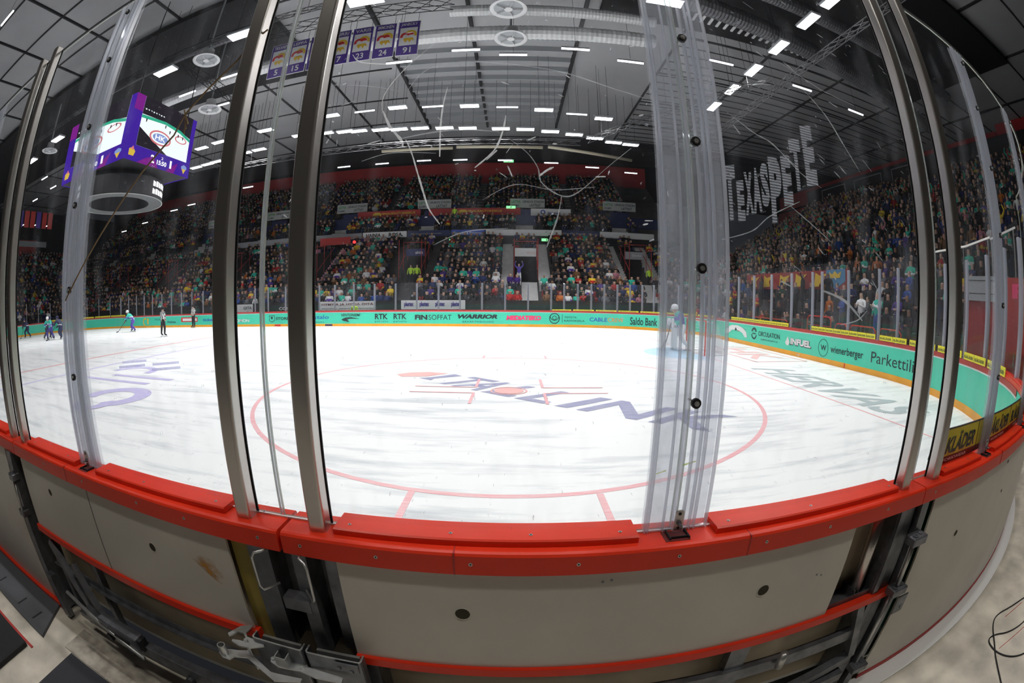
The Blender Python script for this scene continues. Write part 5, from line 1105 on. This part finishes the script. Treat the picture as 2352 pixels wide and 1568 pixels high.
def regions(v, f, J, E_):
    P = np.array([v[list(q)].mean(0) for q in f]); best = np.full(len(P), 9.); reg = np.zeros(len(P), int)
    tag = {}
    for a, b in E_:
        k = 'torso'
        if a[:3] == 'hip' or a[:4] == 'knee': k = 'leg'
        elif a[:3] == 'ank': k = 'foot'
        elif a[:2] == 'sh' or a[:2] == 'el': k = 'arm'
        elif a == 'head': k = 'head'
        elif a == 'neck': k = 'head'
        elif a == 'pelvis' and b[:3] == 'hip': k = 'leg'
        A, B = np.array(J[a][:3]), np.array(J[b][:3]); d = B - A; t = np.clip(((P - A) @ d) / (d @ d + 1e-9), 0, 1); D = np.linalg.norm(P - (A + t[:, None] * d), axis=1)
        rr = REG[k] * np.ones(len(P), int)
        if a[:2] == 'el': rr[t > .80] = REG['hand']
        if k == 'head':
            hz = J['head'][2]; hy = J['head'][1]; hair = (P[:, 2] > hz + .085) | ((P[:, 1] > hy + .01) & (P[:, 2] > hz - .03)); 
            if a == 'head': rr[hair] = REG['hair']
        m = D < best; best[m] = D[m]; reg[m] = rr[m]
    return P, reg
TEMPL = {}
for hi in (0, 1):
    for pose in ('sit', 'sit_lean', 'sit_clap', 'sit_phone', 'stand', 'stand_clap', 'stand_cross', 'stand_up', 'stand_wave'):
        J, E_ = human(pose); v, f = skin_body(J, E_, hi); P, rg = regions(v, f, J, E_); TEMPL[(pose, hi)] = (v, f, P, rg, J['chest'][2])
SKIN = [(.44, .26, .19), (.36, .21, .15), (.48, .31, .23), (.22, .12, .08)]
HAIR = [(.03, .02, .015), (.10, .06, .03), (.28, .19, .09), (.02, .02, .02), (.20, .18, .16)]
JACK = [('black', (.010, .010, .012), 36), ('dark grey', (.035, .035, .04), 16), ('grey', (.10, .10, .11), 8), ('navy', (.015, .025, .09), 8), ('brown', (.14, .07, .03), 5), ('dark green', (.02, .06, .04), 3), ('teal', (.03, .42, .30), 8),
        ('red', (.36, .018, .018), 5), ('orange', (.42, .11, .015), 2), ('yellow', (.66, .46, .03), 3), ('white', (.62, .62, .62), 4), ('purple', (.06, .03, .18), 3), ('blue', (.02, .06, .26), 2), ('pink', (.4, .16, .2), 1)]
JW = np.array([j[2] for j in JACK], float); JW /= JW.sum()
LEGS = [(.015, .016, .02), (.03, .045, .10), (.07, .06, .05), (.02, .02, .02)]
def palette(jk, seed):
    r_ = random.Random(seed); jc = JACK[jk][1]; sk = r_.choice(SKIN); hr = r_.choice(HAIR); lg = r_.choice(LEGS)
    if r_.random() < .14: hr = r_.choice([(.03, .42, .30), (.4, .02, .02), (.6, .6, .6), (.6, .45, .03)])
    band = None
    if JACK[jk][0] in ('teal', 'red', 'white', 'purple', 'yellow') and r_.random() < .6: band = {'teal': (.75, .75, .75), 'red': (.7, .45, .02), 'white': (.10, .04, .32), 'purple': (.7, .45, .02), 'yellow': (.5, .02, .02)}[JACK[jk][0]]
    scarf = r_.random() < .05
    return jc, sk, hr, lg, band, scarf
def face_cols(t, pal):
    v, f, P, rg, cz = t; jc, sk, hr, lg, band, scarf = pal
    tab = np.array([lg, jc, jc, sk, sk, (.02, .02, .02), hr]); c = tab[rg]
    if band: m = ((rg == 1) | (rg == 2)) & (P[:, 2] > cz - .20) & (P[:, 2] < cz - .08); c[m] = band
    if scarf: m = (rg == 1) & (P[:, 2] > cz + .06); c[m] = (.36, .20, .03)
    return c
def people_mesh(name, items):
    """items: list of (template, palette, (x,y,z), yaw, scale)"""
    VV, FF, CC = [], [], []; off = 0
    for t, pal, loc, yaw, sc in items:
        v, f = t[0], t[1]; c, s = math.cos(yaw), math.sin(yaw); Rm = np.array([[c, -s, 0], [s, c, 0], [0, 0, 1]])
        VV.append(v @ Rm.T * sc + np.array(loc)); FF += [tuple(i + off for i in q) for q in f]; off += len(v)
        cc_ = face_cols(t, pal); CC.append(np.repeat(cc_, [len(q) for q in f], axis=0))
    V = np.concatenate(VV); me = bpy.data.meshes.new(name); me.from_pydata(V.tolist(), [], FF)
    col = np.concatenate(CC); a = me.color_attributes.new('Col', 'FLOAT_COLOR', 'CORNER'); a.data.foreach_set('color', np.concatenate([col, np.ones((len(col), 1))], 1).astype(np.float32).ravel())
    me.polygons.foreach_set('use_smooth', [True] * len(me.polygons)); me.materials.append(M['crowd']); return me
slots = []     # (x, y, z, yaw, standing, stand label, row, index)
def infar(x, y0, row): 
    for k, c in enumerate(VX):
        if abs(x - c) < 2.0 and row >= V0 - 1 and (abs(x - c) > .98 or row <= V0 + 5): return False
        if k >= 5 and c - .4 < x < c + .9 and row < V0: return False
        if k < 5 and abs(x - c) < .3 and row < V0: return False
    return True
empt = []
for r_ in range(LN):
    n = 0
    for k in range(int((FX1 - 2 - FX0) / .52)):
        x = FX0 + .3 + k * .52 
        if not infar(x, 0, r_): continue
        n += 1; y = LY + r_ * LR + .42; z = LZ + r_ * LH
        pe = .10 if r_ > 2 else (.30 if -3 < x < 3 else .18)
        if rng.random() < pe: empt.append((x, y, z, 'far lower tier', r_)); continue
        slots.append((x + rng.uniform(-.05, .05), y, z, rng.normal(0, .25), False, 'far lower tier', r_, n))
for tier, (y0, z0, rr_, hh, nn) in {'middle tier': (MY, MZ, MR, MH, MN), 'upper tier': (UY, UZ, UR, UH, UN)}.items():
    for r_ in range(nn):
        n = 0
        for k in range(int((FX1 - 2 - FX0) / .5)):
            x = FX0 + .3 + k * .5; c = min(VX, key=lambda q: abs(q - x)); 
            if tier == 'middle tier' and abs(x - c) < .95: continue
            if tier == 'upper tier' and (abs(x - c + 4.55) < .45 or abs(x - c - 4.65) < .45): continue
            if rng.random() < .10: continue
            n += 1; slots.append((x, y0 + r_ * rr_ + .38, z0 + r_ * hh, rng.normal(0, .25), False, tier, r_, n))
for r_ in range(EN):
    n = 0; y0, y1 = (9.7 if r_ < 2 else 7.6), (29 if r_ < 3 else 39.5)
    for k in range(int((y1 - y0) / .55)):
        y = y0 + k * .55 + rng.uniform(-.12, .12)
        if rng.random() < .10: continue
        if 19.5 < y < 21.2 and r_ > 4: continue
        if r_ in (1, 2, 3) and 15.5 < y < 26 and rng.random() < .55: continue
        n += 1; slots.append((EX + r_ * ER + .42 + rng.uniform(-.1, .1), y, EZ + r_ * EH, R(-90) + rng.normal(0, .35), r_ > 0 or rng.random() < .3, 'end terrace', r_, n))
for r_ in range(18):
    for k in range(60):
        if rng.random() < .15: continue
        slots.append((-46.4 - r_ * .8, 3 + k * .6, .8 + r_ * .45, R(90) + rng.normal(0, .3), False, 'left end stand', r_, k))
Mi = np.array([list(q) for q in cam.matrix_world.inverted()])
def visible(x, y, z):
    p = Mi @ np.array([x, y, z, 1.]); n_ = np.linalg.norm(p[:3]); th = math.acos(max(-1, min(1, -p[2] / n_))); r_ = 2 * 1046.5 * math.sin(th / 2); h = math.hypot(p[0], p[1])
    px, py = 1176 + r_ * p[0] / h, 784 - r_ * p[1] / h
    if not (4 < px < 2348 and 0 < py < 1560): return None
    if 488 < px < 538 or 664 < px < 742 or 2104 < px < 2150 or 2166 < px < 2218: return None
    return n_
vis = []; rest = []
for s in slots:
    d = visible(s[0], s[1], s[2] + (1.3 if s[4] else .9))
    (vis if d else rest).append((d, s))
vis.sort(key=lambda q: q[0])
IND = 290
nvis = [q for q in vis[:IND]]; others = [q[1] for q in vis[IND:]] + [q[1] for q in rest if q[1][5] in ('far lower tier', 'middle tier', 'upper tier', 'end terrace') or True]
cache = {}
used_labels = {}
POSE = {'sit': 'seated', 'sit_lean': 'seated leaning', 'sit_clap': 'seated clapping', 'sit_phone': 'seated hands raised', 'stand': 'standing', 'stand_clap': 'clapping', 'stand_cross': 'arms folded', 'stand_up': 'arms up', 'stand_wave': 'waving'}
def pick(s, near):
    pose = random.choice(['stand'] * 4 + ['stand_clap'] * 5 + ['stand_cross'] * 2 + ['stand_up', 'stand_wave']) if s[4] else random.choice(['sit'] * 4 + ['sit_lean'] * 3 + ['sit_clap', 'sit_phone'])
    jk = int(rng.choice(len(JACK), p=JW)); return pose, jk
for d, s in nvis:
    pose, jk = pick(s, True); sd = int(rng.integers(0, 3)); key = (pose, jk, sd)
    if key not in cache: cache[key] = people_mesh('spectator', [(TEMPL[(pose, 1)], palette(jk, sd * 31 + jk * 7), (0, 0, 0), 0, 1)])
    o = bpy.data.objects.new('spectator', cache[key]); COL.objects.link(o)
    o.location = (s[0], s[1], s[2] - (.0 if s[4] else .05)); o.rotation_euler = (0, 0, s[3]); sc = rng.uniform(.94, 1.05); o.scale = (sc, sc, sc)
    lab = f"{POSE[pose]} spectator in {JACK[jk][0]} top, row {s[6] + 1}, place {s[7]} of the {s[5]}"
    T(o, lab, 'person', 'spectators on the ' + s[5])
items = []
for s in others:
    pose, jk = pick(s, False); items.append((TEMPL[(pose, 0)], palette(jk, int(rng.integers(0, 60)) * 13), (s[0], s[1], s[2]), s[3], rng.uniform(.93, 1.05)))
its = [it for it in items if it[2][0] < 11.5 or it[2][0] > 11.5 and it[2][1] < 40]
o = bpy.data.objects.new('crowd', people_mesh('crowd', its)); COL.objects.link(o); T(o, 'dense crowd filling the upper rows and far parts of the stands', 'crowd', None, 'stuff')
# empty red seats
def seat_mb(): return MB().box(-.22, .22, .02, .08, .02, .50, bev=.02).box(-.22, .22, -.04, .03, .02, .44, bev=.02).box(-.24, -.22, -.02, .1, 0, .3).box(.22, .24, -.02, .1, 0, .3)
sm = seat_mb().build('red_seat', 'seat'); smesh = sm.data; bpy.data.objects.remove(sm)
es_ = sorted([(visible(q[0], q[1], q[2] + .4) or 1e9, q) for q in empt]); cnt = 0
rowc = {}
for d, q in es_:
    if d > 1e8 or cnt >= 160: continue
    o = bpy.data.objects.new('red_seat', smesh); COL.objects.link(o); o.location = (q[0], q[1] + .08, q[2] + .02); cnt += 1; rowc[q[4]] = rowc.get(q[4], 0) + 1
    T(o, f'empty red folding seat in the {ordn(q[4])} row of the far lower tier', 'seat', f'empty red seats in the {ordn(q[4])} row of the far lower tier')

# ------------------------------------------------------------------ players and officials
def stripes_mat(name, c1, c2, scale):
    m = mat(name, c1, .7); nt = m.node_tree; tc = nt.nodes.new('ShaderNodeTexCoord'); wv = nt.nodes.new('ShaderNodeTexWave'); wv.inputs['Scale'].default_value = scale; wv.bands_direction = 'X'
    r = nt.nodes.new('ShaderNodeValToRGB'); r.color_ramp.interpolation = 'CONSTANT'; r.color_ramp.elements[0].color = (*c1, 1); r.color_ramp.elements[1].position = .5; r.color_ramp.elements[1].color = (*c2, 1)
    nt.links.new(tc.outputs['Object'], wv.inputs['Vector']); nt.links.new(wv.outputs['Fac'], r.inputs['Fac']); nt.links.new(r.outputs['Color'], _bsdf(m).inputs['Base Color']); return m
M['stripes'] = stripes_mat('black_white_stripes', (.8, .8, .8), (.01, .01, .01), 4.2)
def figure(name, loc, yaw, J, cols, label, helmet=None, extras=(), scale=1.0, cat='person'):
    """one continuous skinned body; cols: region -> material key, torso may be a list of (z0, key)"""
    E_ = [('pelvis', 'spine'), ('spine', 'chest'), ('chest', 'neck'), ('neck', 'head'), ('head', 'crown')]
    for t in 'LR': E_ += [('pelvis', 'hip' + t), ('hip' + t, 'knee' + t), ('knee' + t, 'ank' + t), ('ank' + t, 'toe' + t), ('chest', 'sh' + t), ('sh' + t, 'el' + t), ('el' + t, 'ha' + t)]
    v, f = skin_body(J, E_, 2); P, rg = regions(v, f, J, E_)
    keys = []; mi = []
    for p, r_ in zip(P, rg):
        k = cols[r_] 
        if isinstance(k, list):
            kk = k[0][1]
            for z_, q in k:
                if p[2] >= z_: kk = q
            k = kk
        if k not in keys: keys.append(k)
        mi.append(keys.index(k))
    me = bpy.data.meshes.new(name); me.from_pydata(v.tolist(), [], f)
    for k in keys: me.materials.append(M[k])
    me.polygons.foreach_set('material_index', mi); me.polygons.foreach_set('use_smooth', [True] * len(f))
    e = bpy.data.objects.new(name, None); COL.objects.link(e); e.location = loc; e.rotation_euler = (0, 0, yaw); e.scale = (scale,) * 3; T(e, label, cat)
    o = bpy.data.objects.new('body', me); COL.objects.link(o); o.parent = e
    def add(mb, nm, m, smooth=False): q = mb.build(nm, m, None, smooth); q.parent = e; return q
    hx, hy, hz = J['head'][:3]
    if helmet:
        mb = MB(); n = 14
        for i, (zz, rr_) in enumerate(((-.04, .118), (.03, .128), (.09, .118), (.14, .08), (.16, .02))):
            for k in range(n): a = 2 * math.pi * k / n; mb.v.append((hx + rr_ * math.cos(a), hy + .02 + rr_ * 1.12 * math.sin(a), hz + .05 + zz))
        for i in range(4):
            for k in range(n): mb.f.append((i * n + k, i * n + (k + 1) % n, (i + 1) * n + (k + 1) % n, (i + 1) * n + k)); mb.m.append(0)
        add(mb, 'helmet', helmet, True)
    for t in 'LR':      # skates: boot and blade
        ax, ay, az = J['ank' + t][:3]; tx, ty, tz = J['toe' + t][:3]
        add(MB().bar((ax, ay + .06, .035), (tx, ty - .05, .035), .02, .03).bar((ax, ay + .06, .012), (tx, ty - .08, .012), .006, .022), 'skate', 'zinc')
        # five-fingered glove / hand
        hx_, hy_, hz_ = J['ha' + t][:3]; ex_, ey_, ez_ = J['el' + t][:3]; d = (Vector((hx_, hy_, hz_)) - Vector((ex_, ey_, ez_))).normalized(); sd = d.orthogonal().normalized(); mb = MB()
        for k in range(4): b0 = Vector((hx_, hy_, hz_)) + sd * (k - 1.5) * .02; mb.tube([b0, b0 + d * .05, b0 + d * .08 + Vector((0, -.01, -.012))], [.011, .010, .007], 5)
        b0 = Vector((hx_, hy_, hz_)) - sd * .03; mb.tube([b0 - d * .02, b0 - sd * .025 + d * .02, b0 - sd * .02 + d * .045], [.012, .010, .007], 5)
        add(mb, 'hand', cols[3])
    for nm, mb, m in extras: add(mb, nm, m)
    return e
M['skin'] = mat('skin', (.55, .34, .25), .6); M['trousers'] = mat('black_trousers', (.012, .012, .014), .7); M['hairm'] = mat('dark_hair', (.04, .03, .02), .8)
M['teal'] = mat('teal_jersey', (.03, .46, .36), .7); M['purp'] = mat('purple_jersey', (.10, .07, .38), .7); M['navyj'] = mat('navy_jersey', (.015, .02, .07), .7); M['gloves'] = mat('dark_gloves', (.03, .03, .04), .6)
def ref_pose(wide=.13, bend=0.0):
    J, _ = human('stand')
    for t, s in (('L', -1), ('R', 1)):
        J['hip' + t] = (s * .11, 0, .94, .11); J['knee' + t] = (s * (wide + .01), -.02, .55, .08); J['ank' + t] = (s * (wide + .03), .02, .14, .06); J['toe' + t] = (s * (wide + .05), -.15, .10, .045)
        J['sh' + t] = (s * .21, 0, 1.44, .08); J['el' + t] = (s * .29, .0, 1.18, .055); J['ha' + t] = (s * .20, -.10, 1.00, .045)
    return J
RC_ = {0: 'trousers', 1: 'stripes', 2: 'stripes', 3: 'skin', 4: 'skin', 5: 'black', 6: 'blackm'}
figure('referee', (-20.85, 20.6, .004), R(165), ref_pose(.2), RC_, 'referee in black and white stripes standing on the ice, the larger nearer one', helmet='blackm')
figure('referee', (-24.6, 28.1, .004), R(-20), ref_pose(.14), RC_, 'referee in black and white stripes standing against the far boards', helmet='blackm')
def skater_pose(lean=.35, arm=0):
    J = {}
    J['pelvis'] = (0, .12, .85, .17); J['spine'] = (0, 0, 1.02, .18); J['chest'] = (0, -lean * .7, 1.22, (.24, .19)); J['neck'] = (0, -lean - .08, 1.36, .07); J['head'] = (0, -lean - .14, 1.45, .09); J['crown'] = (0, -lean - .15, 1.56, .08)
    for t, s in (('L', -1), ('R', 1)):
        J['hip' + t] = (s * .13, .08, .80, .14); J['knee' + t] = (s * .20, -.12 + s * .1, .50, .11); J['ank' + t] = (s * .22, .12 + s * .22, .15, .07); J['toe' + t] = (s * .24, -.04 + s * .22, .10, .05)
        J['sh' + t] = (s * .25, -lean * .8, 1.30, .11); J['el' + t] = (s * .36, -lean - .14, 1.04, .085); J['ha' + t] = (.10 + s * .14 , -lean - .36, .90 + s * .08, .07)
    return J
def stick(p0, p1, p2): return ('stick', MB().bar(p0, p1, .025, .03).bar(p1, p2, .07, .02), 'blackm')
PT = {0: 'purp', 1: [(0, 'teal'), (.95, 'white'), (1.0, 'purp'), (1.1, 'white'), (1.15, 'teal')], 2: [(0, 'teal'), (1.02, 'purp'), (1.12, 'teal')], 3: 'gloves', 4: 'skin', 5: 'black', 6: 'white'}
PN = {0: 'navyj', 1: [(0, 'navyj'), (1.0, 'white'), (1.05, 'navyj')], 2: 'navyj', 3: 'gloves', 4: 'skin', 5: 'black', 6: 'navyj'}
figure('hockey_player', (-28.7, 24.5, .004), R(-60), skater_pose(), PT, 'player in teal and purple jersey skating with his stick out in front of the boards', 'white', [stick((.1, -.5, 1.0), (.15, -1.35, .08), (.05, -1.6, .03))])
figure('hockey_player', (-32.6, 17.9, .004), R(30), skater_pose(.3), PT, 'player in teal and purple jersey in the middle of the huddle at the left', 'white', [stick((.1, -.5, 1.0), (.5, -1.2, .08), (.3, -1.3, .03))])
figure('hockey_player', (-33.6, 18.2, .004), R(200), skater_pose(.25), PN, 'dark shirted player at the left of the huddle', 'navyj', [stick((.1, -.5, 1.0), (.4, -1.1, .08), (.2, -1.2, .03))])
figure('hockey_player', (-31.5, 18.4, .004), R(-80), skater_pose(.3), PN, 'dark shirted player at the right of the huddle, striding', 'navyj', [stick((.1, -.5, 1.0), (.6, -1.1, .08), (.4, -1.2, .03))])
figure('hockey_player', (-40.0, 19.0, .004), R(0), skater_pose(.2), PN, 'dark shirted player alone by the boards at the far left', 'navyj', [stick((.1, -.4, 1.0), (.3, -.9, .08), (.2, -1.0, .03))])
# goalkeeper
J = skater_pose(.12); J['crown'] = (0, -.27, 1.66, .09); J['head'] = (0, -.26, 1.55, .10); J['neck'] = (0, -.2, 1.44, .08); J['chest'] = (0, -.06, 1.26, (.28, .2)); J['haL'] = (-.45, -.30, 1.05, .08); J['haR'] = (.45, -.30, 1.0, .08); J['elL'] = (-.42, -.1, 1.15, .09); J['elR'] = (.42, -.1, 1.12, .09)
J['shL'] = (-.27, -.05, 1.38, .12); J['shR'] = (.27, -.05, 1.38, .12)
pads = []
for s in (-1, 1): pads.append(('leg_pad', MB().box(s * .24 - .15, s * .24 + .15, -.30, -.16, .06, .86, bev=.05), 'white'))
pads.append(('blocker', MB().box(.36, .56, -.42, -.34, .88, 1.22, bev=.03), 'white')); pads.append(('catching_glove', MB().disc((-.47, -.42, 1.06), .14, 'y', .1, 14), 'white'))
mb = MB()
for k in range(5): mb.tube([(-.07 + k * .035, -.37, 1.46), (-.08 + k * .04, -.40, 1.54), (-.07 + k * .035, -.37, 1.62)], .005, 4)
pads.append(('face_cage', mb, 'zinc')); pads.append(stick((.46, -.45, 1.05), (.35, -.6, .35), (.05, -.75, .06)))
figure('goalkeeper', (6.35, 16.5, .004), R(-100), J, {0: 'white', 1: [(0, 'purp'), (.95, 'teal'), (1.02, 'purp'), (1.28, 'teal')], 2: [(0, 'teal'), (1.15, 'purp')], 3: 'white', 4: 'skin', 5: 'white', 6: 'white'}, 'goalkeeper with white mask and pads standing in the pale blue crease', 'white', pads)
# goal
g = empty('hockey_goal', (6.65, 15.6, 0), 'hockey goal with red frame and white netting behind the goalkeeper', 'goal')
GA, GB = 14.7, 16.53
part(MB().tube([(6.65, GA, 0), (6.65, GA, 1.22), (6.65, GB, 1.22), (6.65, GB, 0)], .03, 8), 'red_frame', 'red', g)
part(MB().tube([(6.65, GA, .02), (7.5, GA + .1, .02), (7.7, (GA + GB) / 2, .02), (7.5, GB - .1, .02), (6.65, GB, .02)], .03, 8).tube([(6.65, GA, 1.2), (7.1, GA + .2, 1.15), (7.2, (GA + GB) / 2, 1.15), (7.1, GB - .2, 1.15), (6.65, GB, 1.2)], .02, 6), 'white_base', 'white', g)
mb = MB()
for k in range(19):
    y = GA + (GB - GA) * k / 18; c_ = 1 - abs(k - 9) / 9 * .3; mb.tube([(6.66, y, 1.2), (7.0 + .15 * c_, y, 1.14), (7.35 + .3 * c_, y, .04)], .006, 3)
for k in range(9): z = .1 + k * .13; xx = 7.65 - .5 * z / 1.15; mb.tube([(6.66, GA, z), (xx - .1, GA + .12, z), (xx, (GA + GB) / 2, z), (xx - .1, GB - .12, z), (6.66, GB, z)], .006, 3)
part(mb, 'netting', 'white', g)
T(MB().disc((6.0, 18.9, .004), .06, 't' if False else 'z', .03, 14).build('water_bottle_lid', 'black'), 'small dark spot of debris on the ice left of the crease', 'debris') if False else None
# stewards in yellow vests, placed where the photo shows them
J, _ = human('stand'); M['vest'] = mat('hi_vis_vest', (.62, .95, .05), .6); SV = {0: 'trousers', 1: 'vest', 2: 'vest', 3: 'skin', 4: 'skin', 5: 'black', 6: 'hairm'}
def plain(loc, yaw, pose, cols, label):
    J, E_ = human(pose); v, f = skin_body(J, E_, 1); P, rg = regions(v, f, J, E_); keys = sorted(set(cols.values())); me = bpy.data.meshes.new('person'); me.from_pydata(v.tolist(), [], f)
    for k in keys: me.materials.append(M[k])
    me.polygons.foreach_set('material_index', [keys.index(cols[r_]) for r_ in rg]); me.polygons.foreach_set('use_smooth', [True] * len(f))
    o = bpy.data.objects.new('person', me); COL.objects.link(o); o.location = loc; o.rotation_euler = (0, 0, yaw); T(o, label, 'person')
plain((-8.35, LY + V0 * LR + .5, LZ + (V0 - 1) * LH), 0, 'stand', SV, 'steward in yellow vest in the doorway left of centre, left one')
plain((-7.85, LY + V0 * LR + .6, LZ + (V0 - 1) * LH), .3, 'stand', SV, 'steward in yellow vest in the doorway left of centre, right one')
plain((11.0, LY + V0 * LR + .5, LZ + (V0 - 1) * LH), 0, 'stand', SV, 'steward in yellow vest in the doorway right of centre')
plain((-11.1, 30.2, -.15), 0, 'stand', SV, 'steward in yellow vest in front of the maroon lettered banner')
plain((-23.0, 30.2, -.15), 0, 'stand', SV, 'steward in yellow vest behind the far boards left of the first grey pole')
plain((-5.9, 44.0, 9.1), 0, 'stand', SV, 'steward in yellow vest between the two long red banners')
plain((.35, LY + V0 * LR - .1, LZ + (V0 - 1) * LH), 0, 'stand_up', {0: 'white', 1: 'purp', 2: 'purp', 3: 'skin', 4: 'skin', 5: 'white', 6: 'hairm'}, 'person in purple jacket and white trousers, arms raised, in the centre doorway')
plain((12.1, 12.2, EZ + EH), R(-90), 'stand_clap', {0: 'trousers', 1: 'white', 2: 'white', 3: 'skin', 4: 'skin', 5: 'black', 6: 'hairm'}, 'man in long white jersey clapping at the front of the end terrace')
plain((12.1, 11.3, EZ + EH), R(-100), 'stand_clap', {0: 'blue', 1: 'teal', 2: 'white', 3: 'skin', 4: 'skin', 5: 'black', 6: 'hairm'}, 'young person in teal and white jersey beside the man in white')
